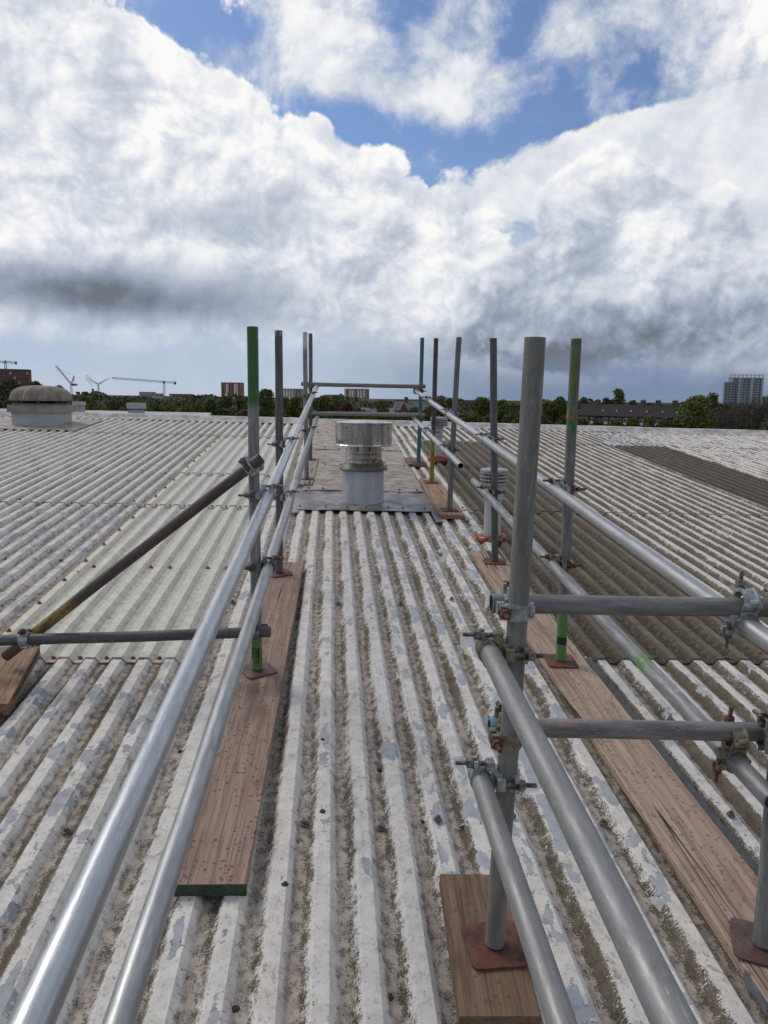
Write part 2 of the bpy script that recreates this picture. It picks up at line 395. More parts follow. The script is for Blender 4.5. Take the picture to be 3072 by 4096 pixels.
def mat_sheet(name, light=(.665, .63, .577), dirt=(.305, .254, .208), plastic=False):
    """profiled roof sheet. UV.x = corrugation index, UV.y = metres up the slope; object values set moss, peel, soot"""
    m_, t = new_mat(name); uvn = t.new('ShaderNodeUVMap'); uvn.uv_map = 'UVMap'
    ux, uy, _ = t.sep(uvn.outputs[0])
    V = t.xyz(t.m('MULTIPLY', ux, PIT), uy, 0.)
    moss, peel, soot, tint = t.attr('moss'), t.attr('peel'), t.attr('soot'), t.attr('tint')
    cpos = t.m('PINGPONG', t.m('SUBTRACT', ux, .18), .5)           # 0 crest centre, .5 valley centre
    right = t.m('SINE', t.m('MULTIPLY', t.m('SUBTRACT', ux, .18), 2*math.pi))   # +1 on the right-hand flank
    n_lo = t.noise(t.v('MULTIPLY', V, (1., .25, 1.)), 8., 5, .62)
    n_mid = t.noise(t.v('MULTIPLY', V, (1., .6, 1.)), 42., 5, .66)
    n_hi = t.noise(V, 190., 3, .7)
    n_mot = t.noise(V, 13., 6, .68)
    base = t.mix(t.ss(n_mot, .38, .66), light, tuple(q*.80 for q in light))
    base = t.mix(t.m('MULTIPLY', t.ss(n_lo, .42, .64), .24), base, (light[0]*.72, light[1]*.66, light[2]*.60))
    if plastic: base = t.mix(t.m('MULTIPLY', t.ss(ux, -10.45, -10.60), .5), base, (.62, .575, .405))
    # brown flecks and scabs, more on older sheets
    fl = t.ss(t.m('ADD', n_mid, t.m('MULTIPLY', t.m('SUBTRACT', n_lo, .5), .5)), .575, .66)
    base = t.mix(t.m('MULTIPLY', fl, .12 if plastic else .46), base, (.30, .25, .205))
    # rain spots
    dv = t.vor(V, 50.)
    spot = t.m('MULTIPLY', t.ss(t.m('ADD', dv, t.m('MULTIPLY', n_mid, .40)), .53, .47), t.ss(n_mot, .38, .54))
    base = t.mix(t.m('MULTIPLY', spot, .34), base, tuple(q*.48 for q in light))
    # dirt lying in the troughs
    dm = t.ss(t.m('ADD', cpos, t.m('ADD', t.m('MULTIPLY', t.m('SUBTRACT', n_lo, .5), .30), t.m('MULTIPLY', t.m('SUBTRACT', n_mid, .5), .26))), .25, .37)
    dcol = t.mix(t.ss(n_mid, .38, .60), dirt, tuple(q*.50 for q in dirt))
    dcol = t.mix(t.m('MULTIPLY', t.ss(n_mot, .48, .60), .55), dcol, (light[0]*.74, light[1]*.67, light[2]*.62))
    c = t.mix(t.m('MULTIPLY', dm, .84 if not plastic else .30), base, dcol)
    # black specks of lichen, thick in the troughs
    sp_th = t.m('SUBTRACT', .69, t.m('MULTIPLY', cpos, .24))
    speck = t.ss(t.m('SUBTRACT', t.m('ADD', n_hi, t.m('MULTIPLY', t.m('SUBTRACT', n_mid, .5), .75)), sp_th), 0., .03)
    c = t.mix(t.m('MULTIPLY', speck, .62 if plastic else .80), c, (.045, .037, .030))
    n_dot = t.vor(V, 78.); dot = t.m('MULTIPLY', t.ss(t.m('SUBTRACT', n_dot, t.m('MULTIPLY', n_mid, .55)), -.10, -.16), .25 if plastic else .8)
    c = t.mix(t.m('MULTIPLY', dot, t.lin(cpos, .1, .4, .35, 1.)), c, (.06, .05, .04))
    # moss growing on the left foot of each crest
    flank = t.ss(t.m('ADD', t.m('MULTIPLY', right, -.9), t.m('MULTIPLY', t.m('SUBTRACT', cpos, .25), 2.4)), .15, 1.1)
    mm = t.m('ADD', t.m('MULTIPLY', flank, .34), t.m('ADD', t.m('MULTIPLY', n_lo, .62), t.m('MULTIPLY', n_mid, .55)))
    mm = t.m('ADD', mm, t.m('SUBTRACT', t.m('MULTIPLY', moss, .55), .37))
    mm = t.m('ADD', mm, t.m('MULTIPLY', t.m('SUBTRACT', n_hi, .5), .75))
    mmask = t.ss(mm, .70, .80)
    mcol = t.mix(t.ss(n_hi, .40, .60), (.112, .090, .046), (.040, .032, .018))
    mcol = t.mix(t.ss(n_mot, .46, .60), mcol, (.100, .076, .054))
    c = t.mix(t.m('MULTIPLY', mmask, .90), c, mcol)
    # soot: a whole sheet gone brown
    sm = t.m('MULTIPLY', soot, t.lin(n_mot, .3, .7, .86, 1.))
    scol = t.mix(t.ss(t.m('ADD', cpos, t.m('MULTIPLY', t.m('SUBTRACT', n_mid, .5), .4)), .10, .34), (.108, .088, .054), (.048, .038, .025))
    scol = t.mix(t.m('MULTIPLY', t.ss(n_mid, .45, .38), .8), scol, (.036, .031, .020))
    scol = t.mix(t.m('MULTIPLY', t.ss(n_hi, .54, .60), .8), scol, (.045, .038, .026))
    scol = t.mix(t.m('MULTIPLY', t.ss(n_mid, .525, .59), .62), scol, (.165, .140, .098))
    scol = t.mix(t.m('MULTIPLY', tint, .75), scol, (.042, .032, .024))
    c = t.mix(sm, c, scol)
    # peeled paint: primer laid bare, chiefly on the crests
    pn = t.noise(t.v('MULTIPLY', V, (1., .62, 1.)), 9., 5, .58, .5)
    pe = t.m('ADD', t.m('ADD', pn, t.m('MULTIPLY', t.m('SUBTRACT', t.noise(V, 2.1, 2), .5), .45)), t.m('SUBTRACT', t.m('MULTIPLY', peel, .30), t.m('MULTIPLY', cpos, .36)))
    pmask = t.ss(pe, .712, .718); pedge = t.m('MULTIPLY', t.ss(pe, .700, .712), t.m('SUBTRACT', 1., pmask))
    pcol = t.mix(t.ss(n_mot, .38, .62), (.275, .282, .295), (.36, .367, .38))
    pcol = t.mix(tint, pcol, (.40, .42, .445))
    pcol = t.mix(t.m('MULTIPLY', t.ss(n_mid, .52, .60), .35), pcol, (.20, .20, .20))
    c = t.mix(pmask, c, pcol)
    c = t.mix(t.m('MULTIPLY', pedge, t.m('MULTIPLY', t.ss(n_mid, .46, .54), .85)), c, (.045, .04, .036))  # dark rim of each peel: crack wear plus lifted paint's shadow, put into the colour
    t.put(t.b.inputs['Base Color'], c)
    t.put(t.b.inputs['Roughness'], t.m('SUBTRACT', (.42 if plastic else .84), t.m('MULTIPLY', pmask, .25)))
    t.b.inputs['Specular IOR Level'].default_value = .3
    hg = t.noise(t.v('MULTIPLY', V, (1., .8, 1.)), 75., 5, .75)
    t.put(t.b.inputs['Normal'], t.bump(hg, .15 if plastic else .42, .004))
    return m_

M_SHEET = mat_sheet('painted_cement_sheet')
M_LIGHT = mat_sheet('rooflight_sheet', light=(.61, .583, .49), dirt=(.29, .265, .21), plastic=True)
M_GALV_BRIGHT = mat_tube('galvanised_bright', (.48, .495, .505), metal=.85, rough=.31, blotch=.5, streak=.16, spots=.3)
M_GALV = mat_tube('galvanised_dull', (.25, .25, .245), metal=.4, rough=.46, blotch=.5, streak=.18, spots=.4)
M_GALV_OLD = mat_tube('galvanised_old', (.20, .20, .192), metal=.2, rough=.58, blotch=.6, streak=.45, spots=.5)
M_DARKTUBE = mat_tube('dark_tube', (.085, .084, .084), metal=.2, rough=.5, blotch=.6, streak=.4, spots=.6)
M_ZINC = simple('zinc_fitting', (.47, .49, .50), .42, .65, .45, 60., bump=.25, bscale=90)
M_BRASS = simple('yellow_passivated_fitting', (.33, .295, .20), .45, .6, .45, 55., bump=.25, bscale=90)
M_DULLFIT = simple('old_fitting', (.22, .225, .22), .5, .5, .45, 55., bump=.25, bscale=90)
M_BOLT = simple('bolt_steel', (.26, .25, .235), .42, .7, .5, 80., c2=(.10, .075, .055), bump=.4, bscale=300)
M_RUST = mat_rust('rust'); M_RUSTBOLT = mat_rust('rusty_bolt', (.17, .062, .036), (.075, .03, .02))
M_RUSTDARK = mat_rust('dark_plate', (.115, .060, .050), (.060, .036, .034), .5)
M_DARK = simple('dark_void', (.012, .012, .012), .9)

# ------------------------------------------------------------------ roof
random.seed(7)
LAP = [-.45, 3.60, 6.97, 11.80, 13.78]
DEP = .029
def prof_pts(i0, i1):
    base = [(.015, 0), (.345, 0), (.37, -.08), (.515, -.93), (.54, -1), (.825, -1), (.85, -.93), (.99, -.08)]
    pts = []
    for i in range(int(math.floor(i0))-1, int(math.ceil(i1))+1):
        for a, d in base:
            if i0 <= i+a <= i1: pts.append((i+a, d*DEP))
    return pts
def sheet_mesh(i0, i1, s0, s1, k0, k1, dk, th=.007, nd=9, seed=0):
    rnd = random.Random(seed)
    pts = prof_pts(i0, i1); n = len(pts); v = []; f = []; uv = []
    rows = [s0+(s1-s0)*j/nd for j in range(nd+1)]
    ph = rnd.random()*6
    for j, s_ in enumerate(rows):
        k = k0+(k1-k0)*j/nd
        for q, (i, d) in enumerate(pts):
            t_ = (i-IDX0)*PIT
            wob = .0008*math.sin(s_*3.1+i*1.7+ph)
            v.append((t_, s_+ (rnd.uniform(-.003, .003) if j == 0 else 0), k+dk+d+wob)); uv.append((i, s_))
    for j in range(nd):
        for q in range(n-1): f.append((j*n+q, j*n+q+1, (j+1)*n+q+1, (j+1)*n+q))
    b = len(v)                                  # lower lip and both side lips
    for q in range(n): v.append((v[q][0], v[q][1]+.001, v[q][2]-th)); uv.append(uv[q])
    for q in range(n-1): f.append((b+q, b+q+1, q+1, q))
    for side in (0, n-1):
        b = len(v)
        for j in range(nd+1):
            x_ = v[j*n+side]; v.append((x_[0], x_[1], x_[2]-th)); uv.append(uv[j*n+side])
        for j in range(nd):
            a_, c_ = j*n+side, (j+1)*n+side
            f.append((a_, c_, b+j+1, b+j) if side == 0 else (c_, a_, b+j, b+j+1))
    me = bpy.data.meshes.new('roof_sheet'); me.from_pydata(v, [], f); me.update()
    ul = me.uv_layers.new(name='UVMap')
    for lp in me.loops: ul.data[lp.index].uv = uv[lp.vertex_index]
    me.polygons.foreach_set('use_smooth', [True]*len(me.polygons))
    me.set_sharp_from_angle(angle=math.radians(32))
    return me

mb = MB()                                        # deck under the sheets with the gable walls down to the yard
T0, T1, SB = -13.5, 14.5, LAP[0]
GZ = -7.0
mb.b2(T0, T1, SB, 13.8, -.10, -.058)
roof = mb.build('roof', simple('deck_underside', (.06, .055, .05), .9)); roof.matrix_world = ROOFM
tag(roof, kind='structure')

def put_sheet(kc, r, i0, i1, s0, s1, mat=M_SHEET, name='roof_sheet', **props):
    me = sheet_mesh(i0, i1, s0-(.12 if r else 0), s1+.02, .010 if r else 0., .0, .0025*(kc % 2), seed=kc*17+r*101)
    o = link(name, me, mat, roof)
    d = dict(moss=.4, peel=.1, soot=0., tint=0.); d.update(props)
    for k_, v_ in d.items(): o[k_] = float(v_)
    return o

def dome_mesh(r, h, n=10):
    m_ = MB(); m_.lathe([(r*1.75, 0), (r*1.75, h*.25), (r*1.1, h*.3), (r*1.05, h*.3)], n)
    b = len(m_.f)
    m_.lathe([(r, h*.3), (r, h*.85), (r*.8, h), (.0001, h)], 6)
    me = m_.mesh('bolt', False); me.polygons.foreach_set('material_index', [0]*b+[1]*(len(m_.f)-b))
    return me
ME_REDBOLT = dome_mesh(.0085, .016); ME_REDBOLT.materials.append(simple('bolt_washer', (.10, .09, .085), .6)); ME_REDBOLT.materials.append(simple('red_bolt_cap', (.42, .035, .04), .45, 0, .3, 60))
ME_OLDBOLT = dome_mesh(.0085, .017); ME_OLDBOLT.materials.append(simple('old_washer', (.13, .115, .10), .7, .2, .5, 90)); ME_OLDBOLT.materials.append(simple('old_bolt_head', (.16, .115, .085), .7, .2, .5, 90))
def bolt(sheet, idx, s_, red=False, k=None, sc=1.):
    fr = idx-math.floor(idx)
    kk = (0 if fr < .4 else -DEP) if k is None else k
    o = link('bolt', ME_REDBOLT if red else ME_OLDBOLT, None, sheet)
    o.location = ((idx-IDX0)*PIT, s_, kk+.008); o.rotation_euler = (random.uniform(-.15, .15), random.uniform(-.15, .15), random.uniform(0, 3)); o.scale = (sc, sc, sc)
    return o

rows_k = {0: range(-4, 4), 1: range(-5, 6), 2: range(-8, 9), 3: range(-9, 10)}
SH = {}
for r, ks in rows_k.items():
    for kc in ks:
        i0 = 4.85+8*kc; i1 = i0+8.35
        s0, s1 = LAP[r], LAP[r+1]
        pr = dict(moss=.30+.12*random.random(), peel=.16+.1*random.random(), soot=0., tint=.0)
        if kc >= 1: pr['moss'] = .58+.1*random.random()
        if kc >= 5: pr['moss'] = .45
        if kc == 0: pr['moss'] = .52
        if kc == -1: pr['moss'] = .42
        if kc == -2: pr['moss'] = .40
        if kc <= -3: pr['moss'] = .50; pr['soot'] = .08
        if r == 0 and kc == 0: pr['peel'] = .70; pr['tint'] = .55
        if r == 0 and kc == -1: pr['peel'] = .40; pr['tint'] = .2
        if r == 0 and kc <= -2: pr['peel'] = .66; pr['tint'] = .0; pr['moss'] = .55
        if r == 1 and kc == 0: pr['peel'] = .48; pr['tint'] = .5
        if r == 1 and kc <= -3: pr['peel'] = .66 if kc == -3 else .5; pr['tint'] = .25; pr['moss'] = .38
        if r == 0 and kc == 1: pr['peel'] = .55; pr['tint'] = .85; pr['moss'] = .66
        if kc == 1 and r in (1, 2): pr['soot'] = .97; pr['peel'] = 0; pr['moss'] = .95
        if kc == 4 and r == 2: pr['soot'] = 1.; pr['peel'] = 0; pr['tint'] = 1.
        if kc in (2, 3) and r >= 1: pr['soot'] = .10
        if kc == 4 and r == 3: pr['peel'] = .85; pr['tint'] = 1.
        if kc == 8 and r == 3: pr['peel'] = .8; pr['tint'] = 1.
        if kc == -2 and r in (1, 2): continue
        if kc in (-1, 0) and r == 1: continue
        if kc in (-1, 0) and r == 0: s1 = LAP[2]
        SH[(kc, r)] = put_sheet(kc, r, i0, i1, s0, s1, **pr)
# translucent yellowed rooflights in one column
LSH = []
for r, (s0, s1) in enumerate(((LAP[1], LAP[2]), (LAP[2], 8.60), (8.60, LAP[3]))):
    o = put_sheet(-2, 1, -11.15, -2.80, s0, s1, M_LIGHT, 'rooflight', moss=.10, peel=0., soot=0., tint=0.)
    LSH.append(o)
    for i in range(8):
        bolt(o, -11.15+.83+i, s0-.075, True)
    n = int((s1-s0)/.42)
    for j in range(n): bolt(o, -11.15+.32, s0+.2+j*.42, True)
    if r == 0:
        for i in (0, 3, 4, 6, 7): bolt(o, -11.15+.83+i, 5.02, True)
for (kc, r), o in SH.items():
    if r == 0 and -3 <= kc <= 2:
        for i in (0, 1.67, 2, 4.67, 6.67): bolt(o, 5+8*kc+i+.17 if i % 1 == 0 else 5+8*kc+i, 2.2+random.uniform(-.02, .02), False)
    if r == 0 and kc in (-1, 0):
        for i in (.68, 3.17, 5.68): bolt(o, 5+8*kc+i, 4.35+random.uniform(-.03, .03), False)
    if r in (1, 2) and -4 <= kc <= 4:
        for i in (.68, 2.68, 5.68, 7.1): bolt(o, 5+8*kc+i, LAP[r]-.06, False)
        for i in (.68, 3.68, 6.68): bolt(o, 5+8*kc+i, LAP[r]+1.55+random.uniform(-.03, .03), False)

# ridge capping, piece by piece
M_CAP = simple('ridge_cap_cement', (.52, .505, .475), .88, 0, .3, 7., c2=(.30, .275, .25), bump=.4, bscale=60)
for j in range(26):
    t0 = T0+.2+j*1.07; mb = MB()
    x0, x1 = t0, t0+1.10
    pr = [(-.26, -.016), (-.255, -.002), (-.10, .026), (-.065, .058), (0, .074), (.065, .05), (.10, .006), (.26, -.055), (.255, -.07), (.0, .05), (-.24, -.02)]
    b = len(mb.v); dz = .004*(j % 2); tl = random.uniform(-.003, .003)
    for x_ in (x0, x1):
        for a, k_ in pr: mb.v.append((x_, 13.80+a, k_+dz+.006+(tl if x_ == x0 else 0)))
    n = len(pr)
    for q in range(n): mb.f.append((b+q, b+(q+1) % n, b+n+(q+1) % n, b+n+q))
    mb.f.append(tuple(b+q for q in range(n))); mb.f.append(tuple(b+n+n-1-q for q in range(n)))
    mb.build('ridge_cap', M_CAP, roof, True, 35)
# far slope and walls of the hall
mb = MB(); zr = 13.8
bs = MB()
bx = [(-.30, 13.8), (-6.9, 27.2)]
p = [Vector((T0, 13.8, -.06)), Vector((T1, 13.8, -.06)), Vector((T1, 27.4, -.06-27.4*.0+13.8*2*0-(27.4-13.8)*.166)), Vector((T0, 27.4, -.06-(27.4-13.8)*.166))]
bs.quad(*p); bs.quad(*[q-Vector((0, 0, .15)) for q in reversed(p)])
bs.build('back_slope', simple('back_slope_cement', (.42, .40, .37), .9), roof)

# flat cover panels running from the extract cowl to the ridge
M_PANEL = simple('flat_panel_cement', (.42, .365, .305), .66, 0, .3, 7., c2=(.20, .165, .13), bump=.2, bscale=45, stretch=(1, 1.6, 1))
def mat_plate():
    m_, t = new_mat('weathered_lead_plate'); tc = t.new('ShaderNodeTexCoord'); O = tc.outputs['Object']
    n1 = t.noise(O, 5., 6, .6); n2 = t.noise(t.v('MULTIPLY', O, (1, 2, 1)), 12., 5); n3 = t.vor(O, 60.)
    c = t.mix(t.ss(n1, .38, .62), (.29, .285, .27), (.16, .158, .15))
    c = t.mix(t.m('MULTIPLY', t.ss(n2, .53, .62), .85), c, (.20, .095, .06))
    c = t.mix(t.m('MULTIPLY', t.ss(n3, .22, .14), .35), c, (.45, .45, .44))
    t.put(t.b.inputs['Base Color'], c); t.b.inputs['Metallic'].default_value = .25
    t.put(t.b.inputs['Roughness'], t.lin(n1, .3, .7, .26, .5)); t.put(t.b.inputs['Normal'], t.bump(n2, .3, .004))
    return m_
M_PLATE = mat_plate()
def panel(t0, t1, s0, s1, k0, k1, mat, name, sub=8, warp=.004, seed=1):
    rnd = random.Random(seed); mb = MB(); th = .006
    b = 0; nx, ny = sub, 3
    for top in (1, 0):
        for j in range(ny+1):
            for i in range(nx+1):
                a, c_ = i/nx, j/ny
                mb.v.append((t0+(t1-t0)*a, s0+(s1-s0)*c_, k0+(k1-k0)*c_+warp*math.sin(i*2.1+j*1.3+seed)-(0 if top else th)))
    N = (nx+1)*(ny+1)
    for j in range(ny):
        for i in range(nx):
            q = j*(nx+1)+i; mb.f.append((q, q+1, q+nx+2, q+nx+1)); mb.f.append((N+q, N+q+nx+1, N+q+nx+2, N+q+1))
    rim = [i for i in range(nx+1)]+[(j+1)*(nx+1)+nx for j in range(ny)]+[ny*(nx+1)+nx-1-i for i in range(nx)]+[(ny-1-j)*(nx+1) for j in range(ny-1)]
    for q in range(len(rim)): a, c_ = rim[q], rim[(q+1) % len(rim)]; mb.f.append((a, N+a, N+c_, c_))
    o = mb.build(name, mat, roof, True, 40)
    return o
TL, TR = (-.1-IDX0)*PIT, (9.6-IDX0)*PIT
pl = panel(TL-.01, TR+.0, 6.72, 7.62, .016, .020, M_PLATE, 'flashing_plate', seed=3)
p2 = panel(TL+.02, TR+.02, 7.55, 10.45, .028, .020, M_PANEL, 'flat_panel', seed=4)
p3 = panel(TL+.02, TR+.04, 10.37, 13.62, .028, .022, M_PANEL, 'flat_panel', seed=6)
for o_, ss_ in ((pl, (6.76, 7.5)), (p2, (7.62, 9.1)), (p3, (10.44, 12.2))):
    for s_ in ss_:
        for i in range(7):
            b_ = link('bolt', ME_OLDBOLT, None, o_); b_.location = (TL+.05+i*(TR-TL-.1)/6+random.uniform(-.03, .03), s_, .030); b_.scale = (.9, .9, .8)
# side flashing of the panels and the bitumen strip by the long sole board
for nm, t0_, t1_, s0_, s1_, k_, mt in (
        ('side_flashing', TR-.01, TR+.055, 6.35, 13.55, .010, M_PLATE),
        ('side_flashing', TL-.05, TL+.015, 6.60, 13.55, .010, M_PLATE)):
    panel(t0_, t1_, s0_, s1_, k_, k_, mt, nm, 2, .002, 5)
M_BITUMEN = simple('bitumen_strip', (.052, .055, .060), .55, 0, .35, 14.)
def ragged_strip(t0, wd, s0, s1, k, seed):
    rnd = random.Random(seed); mb = MB(); n = int((s1-s0)/.03); pts = []
    for j in range(n+1): pts.append((s0+(s1-s0)*j/n, wd*(.72+.38*rnd.random())))
    for j in range(n):
        (a, wa), (b_, wb) = pts[j], pts[j+1]
        mb.quad((t0, a, k-.012), (t0+wa, a, k), (t0+wb, b_, k), (t0, b_, k-.012))
        mb.quad((t0+wa, a, k), (t0+wa, a, k-.008), (t0+wb, b_, k-.008), (t0+wb, b_, k))
    mb.build('bitumen_strip', M_BITUMEN, roof)
ragged_strip((12.56-IDX0)*PIT, .030, .2, 3.5, .012, 3)

# ------------------------------------------------------------------ scaffold tubes
def tube_mesh(L, r=RT, n=28, seed=0):
    mb = MB(); ri = r-.0042
    prof = [(ri, .001), (ri, 0), (r-.0006, 0), (r, .0008)]+[(r, L*q/16) for q in range(1, 16)]+[(r, L-.0008), (r-.0006, L), (ri, L), (ri, L-.35 if L > .8 else L*.6)]
    mb.lathe(prof, n); NP = len(prof); rb = random.Random(int(L*1e4)); a1_, a2_ = rb.uniform(-.0035, .0035), rb.uniform(-.0035, .0035); ph = rb.random()*6
    mb.v = [(x+a1_*math.sin(math.pi*max(0, min(1, z/L)))+.0007*math.sin(9*z+ph), y+a2_*math.sin(math.pi*max(0, min(1, z/L)))+.0007*math.sin(7.3*z+ph), z) for x, y, z in mb.v]
    # plug well inside so that the bore reads dark but is not seen through
    mb.f.append(tuple([len(mb.v)-1-NP*i for i in range(n)]))
    return mb.mesh('scaffold_tube', True, 35)
def tube(p0, p1, mat, label, name='scaffold_tube', group=None, r=RT):
    L = (Vector(p1)-Vector(p0)).length
    o = link(name, tube_mesh(L, r), mat); o.matrix_world = along(p0, p1)
    return tag(o, label, 'pole', group)

GREEN = (.040, .125, .030); TEAL = (.022, .14, .145); YEL = (.30, .225, .03); ORANGE = (.48, .16, .035); BLACK = (.012, .012, .012)
M_L1 = mat_tube('post_green_ends', (.225, .228, .222), .2, .55, paints=((1.235, 1.70, GREEN, .575, .02), (-.1, .20, (.085, .21, .045), .62, .015), (.03, .11, BLACK, .50, .004)))
M_L2 = mat_tube('post_dark', (.105, .104, .10), .2, .55, spots=.5, paints=((1.54, 1.60, (.45, .45, .43), .5, .004),))
M_L3 = mat_tube('post_flecked', (.235, .24, .238), .2, .52, paints=((1.40, 1.60, (.60, .60, .57), .53, .02),))
M_L4 = mat_tube('post_brown_grey', (.15, .14, .128), .2, .6)
M_R1 = mat_tube('post_near', (.190, .180, .158), .08, .6, blotch=.9, streak=.3, spots=.45)
M_R2 = mat_tube('post_green_orange', (.165, .165, .158), .15, .55, paints=((1.12, 1.60, GREEN, .525, .05), (1.20, 1.56, ORANGE, .455, .02), (1.40, 1.575, BLACK, .44, .004), (-.1, .235, (.09, .23, .045), .66, .01), (.085, .125, BLACK, .66, .003)))
M_R3 = mat_tube('post_charcoal', (.098, .102, .104), .15, .52, paints=((.0, .42, (.05, .11, .06), .50, .1),))
M_R4 = mat_tube('post_mid_grey', (.155, .153, .145), .15, .58)
M_R5 = mat_tube('post_brown_yellow', (.085, .070, .060), .2, .65, paints=((-.1, .50, YEL, .56, .04),))
M_R6 = mat_tube('post_teal', (.18, .2, .2), .3, .5, paints=((-.1, 1.7, TEAL, .86, .01),))
posts_px = dict(L1=((1029, 2674), (1010, 1307)), L2=((1117, 2288), (1114, 1322)), L3=((1227, 1911), (1220, 1329)), L4=((1241, 1835), (1242, 1334)),
    R1=((1978, 3772), (2140, 1350)), R2=((2243, 2639), (2305, 1355)), R3=((1980, 2242), (1973, 1353)), R4=((1798, 2036), (1836, 1349)),
    R5=((1726, 1926), (1744, 1353)), R6=((1674, 1847), (1689, 1351)))
PB = {}
KB = .052                                         # board + base plate above the crests
for k_, (b_, t_) in posts_px.items():
    s_, tt = plane(*b_, k=KB); B_ = rw(s_, tt, KB); PB[k_] = (B_, atY(*t_, B_[1]))
s_, tt = plane(3048, 3771, KB); B_ = rw(s_, tt, KB); PB['R7'] = (B_, B_+np.array([-.005, 0, 1.55]))
NICK = dict(L1='green-topped post', L2='charcoal post by the green-topped one', L3='grey post with white-flecked top', L4='slim brown-grey post',
    R1='stout grey post on the short sole board', R2='orange-flaked post', R3='charcoal post by the slotted flue', R4='mid-grey post on the orange-brown board',
    R5='brown post with yellow foot', R6='teal post', R7='post on the metal-tipped board')
PLAB = dict(L1='grey scaffold post painted bright green at its top and foot', L2='dark charcoal scaffold post with chipped pale rim, behind the green-topped post',
    L3='grey scaffold post whose top is flecked with white paint', L4='slim brown-grey scaffold post close beside the white-flecked post',
    R1='stout bare grey scaffold post standing on the short dark sole board', R2='scaffold post with flaking orange and green paint near its top',
    R3='plain charcoal scaffold post standing in front of the slotted white flue', R4='plain mid-grey scaffold post at the near end of the orange-brown board',
    R5='dark brown scaffold post with yellow paint on its lower part', R6='scaffold post painted teal all over', R7='grey scaffold post on the metal-tipped end of the long sole board')
PM = dict(L1=M_L1, L2=M_L2, L3=M_L3, L4=M_L4, R1=M_R1, R2=M_R2, R3=M_R3, R4=M_R4, R5=M_R5, R6=M_R6, R7=M_GALV_OLD)
for k_ in PB: tube(PB[k_][0], PB[k_][1], PM[k_], PLAB[k_], 'scaffold_post', 'upright posts of the roof scaffold')
def onpost(k_, z):
    B_, T_ = PB[k_]; f = (z-B_[2])/(T_[2]-B_[2]); return B_+(T_-B_)*f
PY = {k_: PB[k_][0][1] for k_ in PB}

class Ln:
    def __init__(s, cx, cz): s.cx = cx; s.cz = cz
    def __call__(s, y): return np.array([s.cx[0]*y+s.cx[1], y, s.cz[0]*y+s.cz[1]])
LT = Ln((.0158, -.3174), (.0949, .8496)); LB = Ln((.0168, -.3264), (.0870, .5390))
RTl = Ln((-.0018, 1.0996), (.0866, .8893)); RB1 = Ln((.0051, 1.0296), (.0761, .6323)); RB2 = Ln((.0004, 1.1007), (.0871, .5108))
GR = 'guard rails along the scaffold'
M_RAILMID = mat_tube('rail_green_smear', (.25, .255, .258), .3, .5, paints=((.72, .80, (.10, .24, .045), .55, .03), (.52, .55, (.6, .6, .6), .47, .01)))
M_RAIL_PALE = mat_tube('rail_pale', (.39, .395, .395), .65, .36, blotch=.55, streak=.2, spots=.35)
tube(LT(.20), LT(5.55), M_GALV_BRIGHT, 'bright galvanised upper rail beside the rooflight, passing the green-topped post', 'scaffold_rail', GR)
tube(LT(5.553), LT(9.36), M_RAIL_PALE, 'upper rail continuing from the bright rail to the slim brown-grey post', 'scaffold_rail', GR)
tube(LB(.20), LB(5.20), M_RAIL_PALE, 'grey lower rail running beside the red-brown board past the green-topped post', 'scaffold_rail', GR)
tube(LB(5.203), LB(9.36), M_GALV, 'lower rail continuing from the joint sleeve past the white-flecked post', 'scaffold_rail', GR)
tube(RTl(.9), RTl(4.98), M_RAIL_PALE, 'pale upper rail over the brown mossy sheets, under the cross tube', 'scaffold_rail', GR)
tube(RTl(4.983), RTl(9.42), M_GALV_BRIGHT, 'bright upper rail from the charcoal post to the teal post', 'scaffold_rail', GR)
tube(RB1(5.75), RB1(9.42), M_GALV_BRIGHT, 'short lower rail with open dark end hanging near the steel cowl', 'scaffold_rail', GR)
tube(RB2(1.47), RB2(5.42), M_RAILMID, 'lower rail with a green paint smear and open end, over the long board', 'scaffold_rail', GR)
R1U = atY(1955, 2600, 1.604); R1L = atY(1920, 3110, 1.604)
dU = U.copy()
dR = (atY(2713, 4096, .62)-R1U); dR /= np.linalg.norm(dR)
tube(R1U-U*1.75, R1U+U*.05, M_GALV, 'thick smooth grey rail clamped highest on the stout grey post', 'scaffold_rail', GR)
tube(R1L-U*1.75, R1L+U*.04, M_GALV, 'grey rail clamped low on the stout grey post above its sole board', 'scaffold_rail', GR)
# cross tubes
M_T2 = mat_tube('cross_tube_pinkish', (.21, .197, .187), .15, .55, paints=((.10, .62, (.34, .25, .23), .46, .08), (-.1, .035, (.12, .30, .42), .9, .004)))
M_T1 = mat_tube('cross_tube_grey', (.20, .196, .184), .15, .55, paints=((.12, .32, (.34, .26, .12), .42, .03),))
T1a, T1b = atY(1965, 2414, 1.66), atY(3072, 2431, 1.66); T1a = T1b+(T1a-T1b)*1.0
T2a, T2b = atY(1957, 2910, 1.66), atY(3072, 2928, 1.66)
tube(T1a, T1b+(T1b-T1a)*.35, M_T1, 'upper grey cross tube clamped behind the stout grey post', 'scaffold_cross_tube')
tube(T2a, T2b+(T2b-T2a)*.35, M_T2, 'lower cross tube with pinkish worn paint behind the stout grey post', 'scaffold_cross_tube')
H1a, H1b = atY(0, 2560, PY['L1']-.053), atY(1082, 2527, PY['L1']-.053)
tube(H1a+(H1a-H1b)*.25, H1b, M_DARKTUBE, 'dark horizontal tube at the foot of the brace over the rooflight', 'scaffold_cross_tube')
M_BRACE = mat_tube('brace_dark', (.085, .062, .052), .15, .55, paints=((.10, .42, (.30, .20, .03), .50, .06),), spots=.7)
